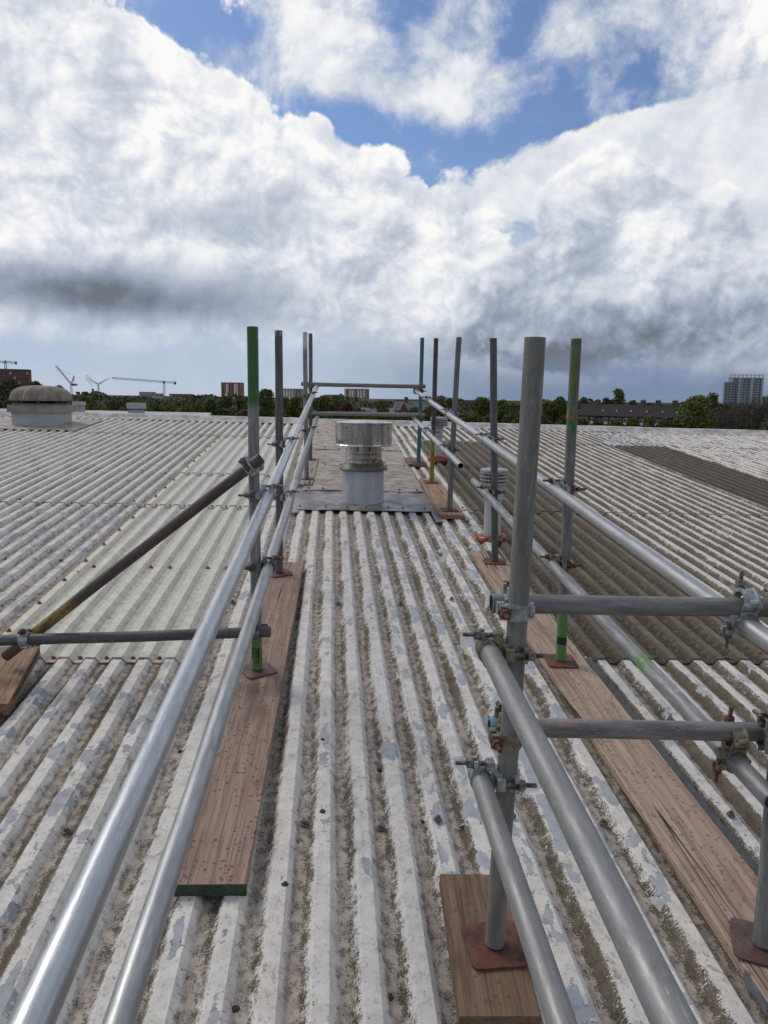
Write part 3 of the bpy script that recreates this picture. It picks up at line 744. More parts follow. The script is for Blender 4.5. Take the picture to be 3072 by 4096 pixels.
B1a, B1b = atY(22, 2625, PY['L1']-.002), atY(1045, 1832, PY['L1']-.068)
tube(B1a, B1b, M_BRACE, 'dark rusty diagonal brace with yellow flecks rising to the green-topped post', 'scaffold_brace')
yF = (PY['L4']+PY['R6'])/2
F1a, F1b = atY(1205, 1536, PY['L4']-.055), atY(1702, 1546, PY['R6']-.055)
F2a, F2b = atY(1215, 1653, PY['L4']-.055), atY(1698, 1660, PY['R6']-.055)
tube(F1a, F1b, M_GALV_OLD, 'upper dull end rail between teal post and slim brown-grey post', 'scaffold_rail', 'end rails across the far end')
tube(F2a, F2b, M_GALV, 'lower pale end rail between teal post and slim brown-grey post', 'scaffold_rail', 'end rails across the far end')

# ------------------------------------------------------------------ couplers
G = 2*RT+.010
def arc(mb, c, ax, e1, e2, a0, a1, n=14, hl=.023, th=.0048, rim=.0085):
    """band over a tube at c, axis ax, from angle a0 to a1 measured from e1 to e2"""
    cs = [(-hl, .0004), (-hl, rim), (-hl+.007, rim), (-hl+.009, th), (hl-.009, th), (hl-.007, rim), (hl, rim), (hl, .0004)]
    b = len(mb.v); m_ = len(cs)
    for i in range(n+1):
        t = math.radians(a0+(a1-a0)*i/n); d = e1*math.cos(t)+e2*math.sin(t)
        for z, r in cs: mb.v.append(tuple(c+ax*z+d*(RT+r)))
    for i in range(n):
        for j in range(m_):
            j2 = (j+1) % m_; mb.f.append((b+i*m_+j, b+i*m_+j2, b+(i+1)*m_+j2, b+(i+1)*m_+j))
    mb.f.append(tuple(b+j for j in range(m_))[::-1]); mb.f.append(tuple(b+n*m_+j for j in range(m_)))
def hexa(mb, p0, p1, r):
    mb.cyl(p0, p1, r, n=6)
def coupler_meshes(ang, my):
    """A along Z at the origin, B at +X turned by ang in the YZ plane; my=-1 mirrors which side A's bolt is on"""
    X, Y, Z = Vector((1, 0, 0)), Vector((0, 1, 0)), Vector((0, 0, 1))
    res = {}
    body = MB()
    axB = Y*math.sin(ang)+Z*math.cos(ang); cB = (X.cross(axB))*-1.; 
    if cB.z < 0: cB = -cB
    cA = Y*(-1*my); cBv = cB
    sides = ((Vector((0, 0, 0)), Z, X, cA), (Vector((G, 0, 0)), axB, -X, cBv))
    flaps, bolts, nuts = [], [], []
    for c, ax, o_, cc in sides:
        arc(body, c, ax, o_, cc, -92, 62)
        body.box(c+o_*.018+cc*(RT+.010), (.020, .022, .030), (o_, cc, ax))
        body.cyl(c-cc*(RT+.010)-ax*.02, c-cc*(RT+.010)+ax*.02, .0075, n=10)
        fl = MB(); arc(fl, c, ax, o_, cc, 100, 262, hl=.020, th=.0055, rim=.0095)
        for sgn in (-1, 1):
            fl.box(c-o_*.020+cc*(RT+.010)+ax*(.0135*sgn), (.010, .026, .010), (o_, cc, ax))
        fl.cyl(c-cc*(RT+.010)-ax*.013-o_*.008, c-cc*(RT+.010)+ax*.013-o_*.008, .0085, n=10)
        flaps.append(fl.mesh('flap', True, 35))
        bt = MB(); p_ = c+cc*(RT+.0125)
        prof0, steps = .024, 16
        bt.cyl(p_+o_*.028, p_-o_*.004, .0062, n=10)
        for i in range(steps):                     # threaded tail
            a = -.004-i*.0042
            bt.cyl(p_+o_*a, p_+o_*(a-.0021), .0052, .0064, n=10); bt.cyl(p_+o_*(a-.0021), p_+o_*(a-.0042), .0064, .0052, n=10)
        bt.cyl(p_+o_*.012-ax*.011, p_+o_*.012+ax*.011, .0072, n=8)
        bolts.append(bt.mesh('bolt', True, 30))
        nt = MB(); hexa(nt, p_-o_*.028, p_-o_*.042, .0125); nt.cyl(p_-o_*.0252, p_-o_*.0285, .0148, n=14)
        nuts.append(nt.mesh('nut'))
    for sgn in (-1, 1): body.box((G/2, 0, .012*sgn), (G*.42, .040, .012))
    body.box((G/2, 0, 0), (G*.30, .046, .046))
    return body.mesh('body', True, 35), flaps, bolts, nuts
CACHE = {}
def coupler(pA, axA, pB, axB, label, mat, bmat=M_BOLT, side=None, up=1, group='couplers of the roof scaffold', marks=None):
    """pA: point on tube A's axis, pB: point on tube B's axis closest to it; side: wanted direction of A's bolt, e.g. (0,-1,0)"""
    pA, pB, axA, axB = Vector(pA), Vector(pB), Vector(axA).normalized(), Vector(axB).normalized()
    x = (pB-pA); x = (x-axA*x.dot(axA)).normalized()
    z = axA if axA.dot(Vector((0, 0, 1))) >= 0 or True else -axA
    if up < 0: z = -z
    y = z.cross(x)
    my = 1
    if side is not None and Vector(side).dot(-y) < 0: my = -1
    bperp = (axB-x*axB.dot(x)).normalized()
    ang = math.atan2(bperp.dot(y), bperp.dot(z))
    if abs(math.degrees(ang)) % 180 > 80 and abs(math.degrees(ang)) % 180 < 100: ang = math.pi/2
    key = (round(ang, 2), my)
    if key not in CACHE: CACHE[key] = coupler_meshes(ang, my)
    body, fl, bo, nu = CACHE[key]
    e = empty('coupler', mat4(x, y, z, pA)); tag(e, label, 'clamp', group)
    link('body', body, mat, e)
    for i in range(2):
        link('flap', fl[i], mat, e)
        b_ = link('bolt', bo[i], bmat, e); link('nut', nu[i], bmat, b_)
    return e
def near(line, pt):
    return line(pt[1]-0.0)
ZU = (0, 0, 1)
def post_rail(pk, ln, mat, bmat, finish, rail):
    y = PY[pk]; b = ln(y)
    a = onpost(pk, b[2]); 
    ax = PB[pk][1]-PB[pk][0]; dirn = ln(y+1)-ln(y)
    coupler(a, ax, b, dirn, '%s coupler holding %s to the %s' % (finish, rail, NICK[pk]), mat, bmat, side=(0, -1, 0))
post_rail('L1', LT, M_ZINC, M_BOLT, 'galvanised', 'the bright upper rail')
post_rail('L2', LT, M_ZINC, M_BOLT, 'galvanised', 'the bright upper rail')
post_rail('L3', LT, M_BRASS, M_BOLT, 'yellowish', 'the upper rail')
post_rail('L4', LT, M_BRASS, M_BOLT, 'yellowish', 'the end of the upper rail')
post_rail('L1', LB, M_DULLFIT, M_RUSTBOLT, 'dull rusty-bolted', 'the lower rail')
post_rail('L2', LB, M_ZINC, M_BOLT, 'galvanised', 'the lower rail')
post_rail('L3', LB, M_BRASS, M_RUSTBOLT, 'yellowish rusty-bolted', 'the lower rail')
post_rail('L4', LB, M_DULLFIT, M_BOLT, 'dull', 'the end of the lower rail')
post_rail('R2', RTl, M_ZINC, M_RUSTBOLT, 'galvanised rusty-bolted', 'the pale upper rail')
post_rail('R3', RTl, M_ZINC, M_BOLT, 'galvanised', 'the upper rail')
post_rail('R4', RTl, M_ZINC, M_BOLT, 'galvanised', 'the bright upper rail')
post_rail('R5', RTl, M_DULLFIT, M_RUSTBOLT, 'dull', 'the bright upper rail')
post_rail('R6', RTl, M_DULLFIT, M_BOLT, 'dull', 'the end of the bright upper rail')
post_rail('R4', RB1, M_DULLFIT, M_BOLT, 'dull', 'the open-ended short rail')
post_rail('R5', RB1, M_ZINC, M_BOLT, 'galvanised', 'the short lower rail')
post_rail('R6', RB1, M_DULLFIT, M_BOLT, 'dull', 'the end of the short lower rail')
post_rail('R2', RB2, M_BRASS, M_RUSTBOLT, 'yellowish rusty-bolted', 'the green-smeared rail')
post_rail('R3', RB2, M_BRASS, M_RUSTBOLT, 'yellowish rusty-bolted', 'the green-smeared rail')
Yd = Vector(U)
axR1 = PB['R1'][1]-PB['R1'][0]
coupler(onpost('R1', R1U[2]), axR1, R1U, U, 'brassy coupler holding the thick smooth rail to the stout grey post', M_BRASS, M_BOLT, side=(0, -1, 0))
coupler(onpost('R1', R1L[2]), axR1, R1L, U, 'galvanised coupler holding the low rail to the stout grey post', M_ZINC, M_BOLT, side=(0, -1, 0))
def lerp(a, b, f): return np.array(a)+(np.array(b)-np.array(a))*f
def atx(a, b, x): return lerp(a, b, (x-a[0])/(b[0]-a[0]))
def post_cross(pk, a, b, mat, bmat, label, **kw):
    z = None; p_ = PB[pk][0]
    q = atx(a, b, onpost(pk, (a[2]+b[2])/2)[0])
    return coupler(onpost(pk, q[2]), PB[pk][1]-PB[pk][0], q, np.array(b)-np.array(a), label, mat, bmat, **kw)
c1 = post_cross('R1', T1a, T1b, M_ZINC, M_RUSTBOLT, 'galvanised rusty-bolted coupler holding the upper cross tube behind the stout grey post', side=(-1, 0, 0))
c2 = post_cross('R1', T2a, T2b, M_BRASS, M_RUSTBOLT, 'brassy coupler holding the pinkish cross tube behind the stout grey post', side=(-1, 0, 0))
def emboss(coup, txt, size, loc):
    cu = bpy.data.curves.new('letters', 'FONT'); cu.body = txt; cu.size = size; cu.extrude = .0012; cu.align_x = 'CENTER'; cu.align_y = 'CENTER'
    tmp = bpy.data.objects.new('letters', cu); col.objects.link(tmp)
    dg = bpy.context.evaluated_depsgraph_get(); me = bpy.data.meshes.new_from_object(tmp.evaluated_get(dg)); bpy.data.objects.remove(tmp)
    fl = [c for c in coup.children if c.name.startswith('flap')][0]
    o = link('letters', me, M_BRASS, fl); o.matrix_parent_inverse = Matrix.Identity(4)
    # flap of the post faces away from the other tube (local -X); letters read with local Z up
    o.matrix_local = mat4((0, -1, 0), (0, 0, 1), (-1, 0, 0), loc)
emboss(c2, 'RSL', .016, (-(RT+.0058), -.006, -.002))
post_cross('R7', T1a, T1b, M_ZINC, M_BOLT, 'coupler holding the upper cross tube to the post on the metal-tipped board', side=(1, 0, 0))
post_cross('R7', T2a, T2b, M_DULLFIT, M_BOLT, 'coupler holding the pinkish cross tube to the post on the metal-tipped board', side=(1, 0, 0))
# cross tubes over the rails
q = RTl(T1b[1]); a_ = atx(T1a, T1b, q[0])
coupler(q, RTl(5)-RTl(3), a_, np.array(T1b)-np.array(T1a), 'galvanised coupler with upright bolt joining the upper cross tube to the pale rail', M_ZINC, M_BOLT, side=(-1, 0, 0))
q = RB2(T2b[1]); a_ = atx(T2a, T2b, q[0])
coupler(q, RB2(5)-RB2(3), a_, np.array(T2b)-np.array(T2a), 'brassy coupler with rusty upright bolt joining pinkish cross tube to green-smeared rail', M_BRASS, M_RUSTBOLT, side=(-1, 0, 0))
post_cross('L1', H1a, H1b, M_DULLFIT, M_RUSTBOLT, 'coupler holding the dark horizontal tube to the foot of the green-topped post', side=(1, 0, 0))
bd = np.array(B1b)-np.array(B1a)
q = lerp(B1a, B1b, .955); a_ = onpost('L1', q[2])
coupler(a_, PB['L1'][1]-PB['L1'][0], q, bd, 'large galvanised swivel coupler at the top of the dark brace', M_ZINC, M_BOLT, side=(-1, 0, 0))
q = lerp(B1a, B1b, .096); a_ = atx(H1a, H1b, q[0])
coupler(a_, np.array(H1b)-np.array(H1a), q, bd, 'galvanised swivel coupler where the dark brace crosses the dark horizontal tube', M_ZINC, M_RUSTBOLT, side=(0, 0, 1))
for pk, a, b, nm, mt in (('L4', F1a, F1b, 'upper', M_BRASS), ('L4', F2a, F2b, 'lower', M_DULLFIT), ('R6', F1a, F1b, 'upper', M_BRASS), ('R6', F2a, F2b, 'lower', M_BRASS)):
    post_cross(pk, a, b, mt, M_BOLT, 'small coupler holding the %s end rail to the %s' % (nm, NICK[pk]), side=(-1, 0, 0))

# ------------------------------------------------------------------ sole boards and base plates
def board(name, label, fl, fr_, nl, nr, mat, th=.038, seed=0, bands=()):
    """corners given as (s,t) at the board's top, far-left, far-right, near-left, near-right"""
    rnd = random.Random(seed)
    def P(st, k): return Vector(rw(st[0], st[1], k))
    near_, far_ = (P(nl, th+.003)+P(nr, th+.003))/2, (P(fl, th+.003)+P(fr_, th+.003))/2
    wd = ((P(nr, 0)-P(nl, 0)).length+(P(fr_, 0)-P(fl, 0)).length)/2
    L = (far_-near_).length
    y = (far_-near_).normalized(); n_ = Vector(NV); x = y.cross(n_).normalized(); z = x.cross(y)
    hw = wd/2; bv = .004
    cs = [(-hw, -th+bv), (-hw, -bv), (-hw+bv, 0), (hw-bv, 0), (hw, -bv), (hw, -th+bv), (hw-bv, -th), (-hw+bv, -th)]
    mb = MB(); nseg = max(4, int(L/.18)); m_ = len(cs)
    for j in range(nseg+1):
        yy = L*j/nseg; wob = .0016
        for cx, cz in cs: mb.v.append((cx+rnd.uniform(-wob, wob), yy, cz+rnd.uniform(-wob, wob)*.5))
    for j in range(nseg):
        for q in range(m_):
            q2 = (q+1) % m_; mb.f.append((j*m_+q, j*m_+q2, (j+1)*m_+q2, (j+1)*m_+q))
    mb.f.append(tuple(range(m_))[::-1]); mb.f.append(tuple(nseg*m_+q for q in range(m_)))
    mb.f = [f[::-1] for f in mb.f]
    o = link(name, mb.mesh(name), mat); o.matrix_world = mat4(x, y, z, near_)
    tag(o, label, 'plank', 'sole boards under the scaffold')
    for (where, bm, ln_) in bands:                 # hoop iron round the board end
        b_ = MB(); e = .0018
        b_.b2(-hw-e, hw+e, -e, 0, -th-e, .0004)
        b_.b2(-hw-e, -hw-.0002, 0, ln_, -th+.001, -.002); b_.b2(hw+.0002, hw+e, 0, ln_, -th+.001, -.002)
        bo = b_.build('end_band', bm, o)
        if where == 'far': bo.location = (0, L, 0); bo.rotation_euler = (0, 0, math.pi)
    return o
M_W1 = mat_wood('board_redbrown', (.33, .220, .165), (.22, .137, .098), 1., 1)
M_W2 = mat_wood('board_pale', (.42, .305, .225), (.28, .187, .132), .7, 2)
M_W3 = mat_wood('board_tan', (.38, .245, .150), (.25, .142, .083), .55, 3)
M_W4 = mat_wood('board_dark', (.225, .135, .080), (.130, .074, .043), .7, 4)
M_W5 = mat_wood('board_grey', (.40, .33, .28), (.29, .225, .18), .3, 5)
M_GBAND = simple('green_band', (.045, .075, .03), .5, .2, .6, 40., c2=(.03, .035, .03))
M_BAND = simple('hoop_iron', (.26, .29, .31), .4, .6, .3, 20.)
board('scaffold_board', 'long red-brown board spotted with rain and green-banded end, under the green-topped post', (4.99, -.395), (4.99, -.172), (1.86, -.447), (1.86, -.223), M_W1, bands=(('near', M_GBAND, .004),), seed=1)
board('scaffold_board', 'pale weathered board under the white-flecked post', (9.65, -.37), (9.62, -.150), (7.77, -.405), (7.77, -.190), M_W5, seed=2, bands=(('near', M_BAND, .05),))
board('scaffold_board', 'short dark brown board under the stout grey post', (1.88, .349), (1.88, .549), (1.405, .330), (1.405, .528), M_W4, seed=3)
board('scaffold_board', 'long pale cracked board with metal-tipped corner between the ribs', (5.345, 1.076), (5.345, 1.303), (1.42, 1.100), (1.42, 1.327), M_W2, seed=4, bands=(('near', M_BAND, .10), ('far', M_BAND, .06)))
board('scaffold_board', 'orange-brown board under the yellow-footed post beside the cover panels', (8.25, 1.018), (8.25, 1.235), (6.50, .995), (6.50, 1.222), M_W3, seed=5)
board('scaffold_board', 'short dark board under the teal post', (9.72, .985), (9.72, 1.215), (9.20, .995), (9.20, 1.222), M_W4, seed=6)
blk = board('timber_offcut', 'short thick orange-brown timber offcut under the foot of the dark brace', (3.50, -1.66), (3.50, -1.425), (2.88, -1.56), (2.92, -1.325), mat_wood('timber_offcut_wood', (.34, .20, .115), (.21, .11, .06), .2, 6), th=.052, seed=7)

def plate_mesh(w_=.150, th=.006, rc=.018):
    pts = []
    for cx, cy, a0 in ((1, 1, 0), (-1, 1, 90), (-1, -1, 180), (1, -1, 270)):
        for i in range(5):
            a = math.radians(a0+i*22.5); pts.append((cx*(w_/2-rc)+rc*math.cos(a), cy*(w_/2-rc)+rc*math.sin(a)))
    mb = MB(); mb.prism(pts, 0, th); mb.cyl((0, 0, th), (0, 0, th+.05), .0190, n=16)
    for sx, sy in ((1, -1), (-1, 1)): mb.cyl((sx*.055, sy*.055, th), (sx*.055, sy*.055, th+.0008), .005, n=10)
    return mb.mesh('base_plate')
ME_PLATE = plate_mesh()
KT = .0415
for k_, rz, mt, extra in (('L1', .55, M_RUSTDARK, 'dark wet'), ('L2', .42, M_RUST, 'rusty'), ('L3', .2, M_RUSTDARK, 'thin dark'), ('L4', .1, M_RUST, 'rusty'), ('R1', .06, M_RUST, 'large rust-red'),
        ('R2', -.05, M_RUST, 'rust-red'), ('R3', -.12, M_RUST, 'orange-rusty'), ('R4', .05, M_RUST, 'rusty'), ('R5', 0, M_RUST, 'rusty'), ('R6', .1, M_RUST, 'rusty'), ('R7', -.42, M_RUSTDARK, 'purplish wet')):
    o = link('base_plate', ME_PLATE, mt)
    b_ = PB[k_][0]; s_, t_ = b_@U, b_@Wv
    c_, sn = math.cos(rz), math.sin(rz)
    o.matrix_world = mat4(Wv*c_+U*sn, -Wv*sn+U*c_, NV, rw(s_, t_, KT+.002))
    tag(o, '%s square base plate under the %s' % (extra, NICK[k_]), 'base plate', 'base plates under the posts')

# ------------------------------------------------------------------ roof vents
def vert_at(s_, t_, k=0., rz=0.):
    p_ = rw(s_, t_, k); c_, n_ = math.cos(rz), math.sin(rz)
    return mat4((c_, n_, 0), (-n_, c_, 0), (0, 0, 1), p_)
def mat_steel():
    m_, t = new_mat('stainless_steel'); tc = t.new('ShaderNodeTexCoord'); O = tc.outputs['Object']
    x, y, z = t.sep(O); a = t.m('ARCTAN2', x, y)
    st = t.noise(t.xyz(t.m('MULTIPLY', t.m('SINE', a), 2.), t.m('MULTIPLY', t.m('COSINE', a), 2.), t.m('MULTIPLY', z, .9)), 1.7, 3, .5)
    sm = t.noise(O, 40., 5)
    c = t.mix(t.ss(st, .40, .60), (.60, .575, .54), (.30, .265, .225))
    c = t.mix(t.m('MULTIPLY', t.ss(sm, .58, .68), .25), c, (.20, .18, .16))
    t.put(t.b.inputs['Base Color'], c); t.b.inputs['Metallic'].default_value = .95
    t.put(t.b.inputs['Roughness'], t.lin(st, .3, .7, .16, .30)); t.put(t.b.inputs['Normal'], t.bump(st, .5, .02))
    return m_
M_STEEL = mat_steel()
M_GREYPAINT = simple('grey_painted_duct', (.44, .45, .46), .5, 0, .18, 9., c2=(.33, .34, .35), stretch=(1, 1, .25))
M_SKIRT = simple('dark_weather_skirt', (.15, .135, .12), .5, .3, .4, 20.)
e = empty('extract_cowl', vert_at(7.15, .331, .022)); tag(e, 'stainless steel drum cowl on a grey round duct in the cover panels', 'vent')
mb = MB(); mb.lathe([(.205, -.03), (.203, .0), (.201, .31), (.10, .312)], 48); mb.build('duct', M_GREYPAINT, e, True)
mb = MB(); mb.lathe([(.236, .300), (.240, .312), (.228, .330), (.182, .372), (.178, .372), (.225, .312), (.225, .302)], 40, True); sk = mb.build('weather_skirt', M_SKIRT, e, True)
mb = MB(); mb.lathe([(.176, .31), (.178, .40), (.1815, .405), (.1815, .412), (.178, .417), (.178, .455), (.1815, .460), (.178, .466), (.178, .545)], 40); mb.build('neck', M_STEEL, e, True, 25)
mb = MB(); mb.box((.16, -.19, .385), (.03, .03, .055)); mb.cyl((.13, -.20, .385), (.20, -.16, .385), .006, n=8); mb.build('clamp', M_BOLT, e)
mb = MB(); mb.lathe([(.14, .545), (.275, .545), (.283, .538), (.286, .545), (.277, .556), (.277, .742), (.284, .750), (.284, .762), (.272, .766), (.14, .778), (.001, .782)], 56); dr = mb.build('drum', M_STEEL, e, True, 25)
for a_ in (-2.25, -1.1, -1.75, -.62):
    for z_ in (.60, .715):
        mb = MB(); d_ = Vector((math.cos(a_), math.sin(a_), 0)); mb.cyl(d_*.276+Vector((0, 0, z_)), d_*.286+Vector((0, 0, z_)), .008, n=6); mb.build('rivet', M_BOLT, dr)
for a_ in (-1.95, -1.25):
    mb = MB(); d_ = Vector((math.cos(a_), math.sin(a_), 0)); mb.box(d_*.186+Vector((0, 0, .515)), (.016, .03, .05)); mb.build('bracket', M_BOLT, e)

# mushroom roof fan, far left
M_GRP = simple('weathered_grey_cowl', (.25, .215, .175), .85, 0, .4, 6., c2=(.13, .108, .088), stretch=(1, 1, .4), bump=.3, bscale=50)
M_GRPF = simple('cowl_flange', (.31, .265, .22), .8, 0, .3, 5.)
M_KERB = simple('pale_grey_kerb', (.40, .41, .43), .6, 0, .15, 6.)
zf = 0.
e = empty('roof_fan', vert_at(12.55, -4.75, -.02, -.06) @ Matrix.Scale(.89, 4)); tag(e, 'old domed grey-brown roof fan with white streak on a pale square kerb', 'vent')
mb = MB(); mb.b2(-.385, .385, -.385, .385, -.10, .27); mb.build('kerb', M_KERB, e)
mb = MB(); a, b = .440, .430
mb.v += [(-a, -a, .245), (a, -a, .245), (a, a, .245), (-a, a, .245), (-b, -b, .375), (b, -b, .375), (b, b, .375), (-b, b, .375)]
mb.f += [(0, 1, 5, 4), (1, 2, 6, 5), (2, 3, 7, 6), (3, 0, 4, 7), (4, 5, 6, 7), (3, 2, 1, 0)]
mb.b2(-.37, .37, -.37, .37, .376, .405); mb.build('flange', M_GRPF, e)
mb = MB()
for z_ in (.41, .43, .45): mb.lathe([(.30, z_), (.335, z_+.003), (.335, z_+.010), (.30, z_+.013)], 32)
mb.cyl((0, 0, .40), (0, 0, .50), .29, n=28); mb.build('fan_throat', simple('fan_throat_black', (.02, .018, .016), .8), e)
mb = MB(); n, prof = 72, [(.500, .452), (.506, .464), (.503, .490), (.492, .54), (.468, .597), (.425, .648), (.355, .690), (.25, .716), (.11, .730), (.0005, .733)]
m_ = len(prof)
for i in range(n):
    t_ = 2*math.pi*i/n; rib = 1+.010*(abs(math.cos(6*t_))**14)
    sq = (abs(math.cos(t_))**5+abs(math.sin(t_))**5)**(-1/5.); sq = .45*sq+.55
    for r_, z_ in prof: mb.v.append((r_*rib*sq*math.cos(t_), r_*rib*sq*math.sin(t_), z_))
for i in range(n):
    for j in range(m_-1): mb.f.append((i*m_+j, ((i+1) % n)*m_+j, ((i+1) % n)*m_+j+1, i*m_+j+1))
dm = mb.build('dome', M_GRP, e, True, 60)
mb = MB()                                     # bird streak, a run of dried white
for j in range(8):
    f0, f1 = j/8, (j+1)/8
    def pd(f, off): 
        i = min(int(f*(m_-1)), m_-2); g = f*(m_-1)-i; r_ = prof[i][0]*(1-g)+prof[i+1][0]*g; z_ = prof[i][1]*(1-g)+prof[i+1][1]*g
        a_ = -1.78+.12*f*f+off; q = (abs(math.cos(a_))**5+abs(math.sin(a_))**5)**(-1/5.); q = .45*q+.55
        return ((r_*q+.004)*math.cos(a_), (r_*q+.004)*math.sin(a_), z_+.003)
    wd = .006+.05*f0*f0
    mb.quad(pd(f0, -wd), pd(f0, wd), pd(f1, wd+.01), pd(f1, -wd-.01))
mb.build('bird_streak', simple('bird_lime', (.55, .54, .5), .8), dm)
for a_ in (-.5, -1.3, -2.1, -2.7):
    mb = MB(); mb.box((.40*math.cos(a_), .40*math.sin(a_), .44), (.03, .03, .06)); mb.build('bracket', M_SKIRT, e)
panel(-5.95, -3.98, 11.75, 13.25, .018, .016, M_PANEL, 'flashing_plate', 6, .003, 9)

# plastic flues with slotted caps
M_PVC = simple('grey_plastic_flue', (.42, .415, .41), .45, 0, .12, 6.)
M_PVCW = simple('white_plastic_cap', (.38, .375, .365), .5, 0, .2, 12.)
def wrap_mesh(r, h, seed, folds=7):
    rnd = random.Random(seed); mb = MB(); n, m_ = 36, 9
    for i in range(n):
        t_ = 2*math.pi*i/n
        for j in range(m_):
            u_ = 2*math.pi*j/m_
            bul = 1+.28*math.sin(folds*t_+j)*math.sin(2.3*t_+j*1.7)+rnd.uniform(-.10, .10)
            rr = r+h*.42*bul*math.cos(u_); zz = h*.45+h*.45*bul*math.sin(u_)
            mb.v.append((rr*math.cos(t_), rr*math.sin(t_), max(zz, -.002)))
    for i in range(n):
        for j in range(m_): mb.f.append((i*m_+j, ((i+1) % n)*m_+j, ((i+1) % n)*m_+(j+1) % m_, i*m_+(j+1) % m_))
    return mb
def flue(s_, t_, r, hgt, cr, ch, label, wlabel, wr, wh, seed):
    e = empty('flue_pipe', vert_at(s_, t_, -.02)); tag(e, label, 'flue', 'plastic flue pipes')
    mb = MB(); z1 = hgt-ch
    mb.lathe([(r, -.06), (r, z1*.72), (r*1.12, z1*.73), (r*1.12, z1*.76), (r*1.06, z1*.77), (r*1.06, z1*.93), (r*1.2, z1*.95), (r*1.2, z1)], 32); mb.build('pipe', M_PVC, e, True, 30)
    mb = MB(); mb.cyl((0, 0, z1), (0, 0, hgt-.012), cr*.80, n=28); mb.build('cap_core', M_DARK, e)
    mb = MB(); mb.lathe([(cr*.98, hgt-.020), (cr*1.02, hgt-.014), (cr*1.0, hgt-.002), (cr*.9, hgt+.004), (.001, hgt+.008)], 36)
    for q in range(4):
        z_ = z1-.004+q*(ch-.018)/3.4
        mb.lathe([(cr*.80, z_), (cr*1.01, z_), (cr*1.01, z_+.011), (cr*.80, z_+.011)], 36)
    cp = mb.build('cap', M_PVCW, e, True, 30)
    n = 30; ME = MB(); ME.b2(-.002, .002, -cr*.985, -cr*.9, z1, hgt-.01); me = ME.mesh('cap_bar')
    for i in range(n):
        o = link('cap_bar', me, M_PVCW, cp); o.rotation_euler = (0, 0, 2*math.pi*i/n)
    w_ = wrap_mesh(wr, wh, seed).build('orange_wrap', simple('orange_plastic_wrap_%d' % seed, (.40, .075, .035), .42, 0, .55, 14., c2=(.12, .028, .018)), None, True, 50)
    w_.matrix_world = vert_at(s_, t_, -.028); tag(w_, wlabel, 'plastic bag', 'orange plastic wraps round the flues')
flue(5.84, 1.352, .071, .60, .112, .115, 'grey-white plastic flue with slotted cap behind the charcoal post', 'crumpled orange plastic wrapped round the flue by the charcoal post', .098, .070, 1)
flue(9.67, 1.436, .055, .61, .113, .115, 'plastic flue with slotted cap behind the yellow-footed post', 'torn orange plastic bag round the flue behind the yellow-footed post', .085, .125, 2)

# crumbs of moss fallen on the sheets
M_LUMP = simple('moss_lump', (.075, .065, .035), .95, 0, .5, 60., c2=(.03, .026, .018), bump=.8, bscale=160)
rl = random.Random(12)
for px, py, sz in ((1520, 3085, .020), (660, 3030, .022), (940, 4040, .018), (1290, 3250, .016), (1690, 3290, .013), (1560, 3990, .016), (1850, 3315, .014), (330, 3760, .014), (440, 2478, .018), (720, 3010, .016), (1990, 3800, .015), (310, 2290, .016), (1290, 2960, .013), (620, 3600, .012), (1140, 3540, .015)):
    sz *= .62
    s_, t_ = plane(px, py, -.012); ii = t_/PIT+IDX0; fr = ii-math.floor(ii); k_ = 0 if (fr < .36) else -DEP
    s_, t_ = plane(px, py, k_)
    mb = MB(); n = 9
    mb.lathe([(sz, 0), (sz*1.05, sz*.25), (sz*.75, sz*.6), (sz*.3, sz*.8), (.0005, sz*.75)], n)
    mb.v = [(x*(1+rl.uniform(-.35, .35)), y*(1+rl.uniform(-.35, .35)), z*(1+rl.uniform(-.3, .3))) for x, y, z in mb.v]
    o = mb.build('moss_lump', M_LUMP); o.matrix_world = mat4(Wv, U, NV, rw(s_, t_, k_+.001))
    tag(o, 'small dark lump of moss lying on the corrugated sheets', 'moss', 'moss lumps on the roof')

# ------------------------------------------------------------------ beyond the roof: ground, neighbouring hall, town
def place(px, py, dist):
    d = ray(px, py); hd = math.hypot(d[0], d[1]); return CAM+d*(dist/hd)
def mat_ground():
    m_, t = new_mat('scrub_and_tarmac'); tc = t.new('ShaderNodeTexCoord'); O = tc.outputs['Object']
    n1 = t.noise(O, .012, 6, .6); n2 = t.noise(O, .4, 5)
    c = t.mix(t.ss(n1, .45, .55), (.06, .075, .03), (.07, .07, .066)); c = t.mix(t.m('MULTIPLY', t.ss(n2, .4, .6), .4), c, (.035, .045, .02))
    t.put(t.b.inputs['Base Color'], c); t.b.inputs['Roughness'].default_value = .95; t.b.inputs['Specular IOR Level'].default_value = 0.; return m_
mb = MB(); mb.quad((-6000, -2000, GZ), (6000, -2000, GZ), (6000, 8000, GZ), (-6000, 8000, GZ))
tag(mb.build('ground', mat_ground()), kind='structure')
# walls of the hall we stand on
M_BRICKW = simple('hall_wall', (.22, .17, .14), .9)
pF = [rw(SB, T0, -.1), rw(SB, T1, -.1)]; pB = [Vector(ROOFM @ Vector((T0, 27.4, -2.35))), Vector(ROOFM @ Vector((T1, 27.4, -2.35)))]
mb = MB()
def wall(a, b): mb.quad((a[0], a[1], GZ), (b[0], b[1], GZ), tuple(b), tuple(a))
rg = [rw(13.8, T0, -.1), rw(13.8, T1, -.1)]
wall(pF[0], pF[1]); wall(pB[1], pB[0])
for i, sg in ((0, 1), (1, -1)):
    a, b, c_ = Vector(pF[i]), Vector(rg[i]), Vector(pB[i]); mb.quad((a.x, a.y, GZ), tuple(a), tuple(b), tuple(c_), (c_.x, c_.y, GZ))
hw_ = mb.build('hall_walls', M_BRICKW); tag(hw_, kind='structure')

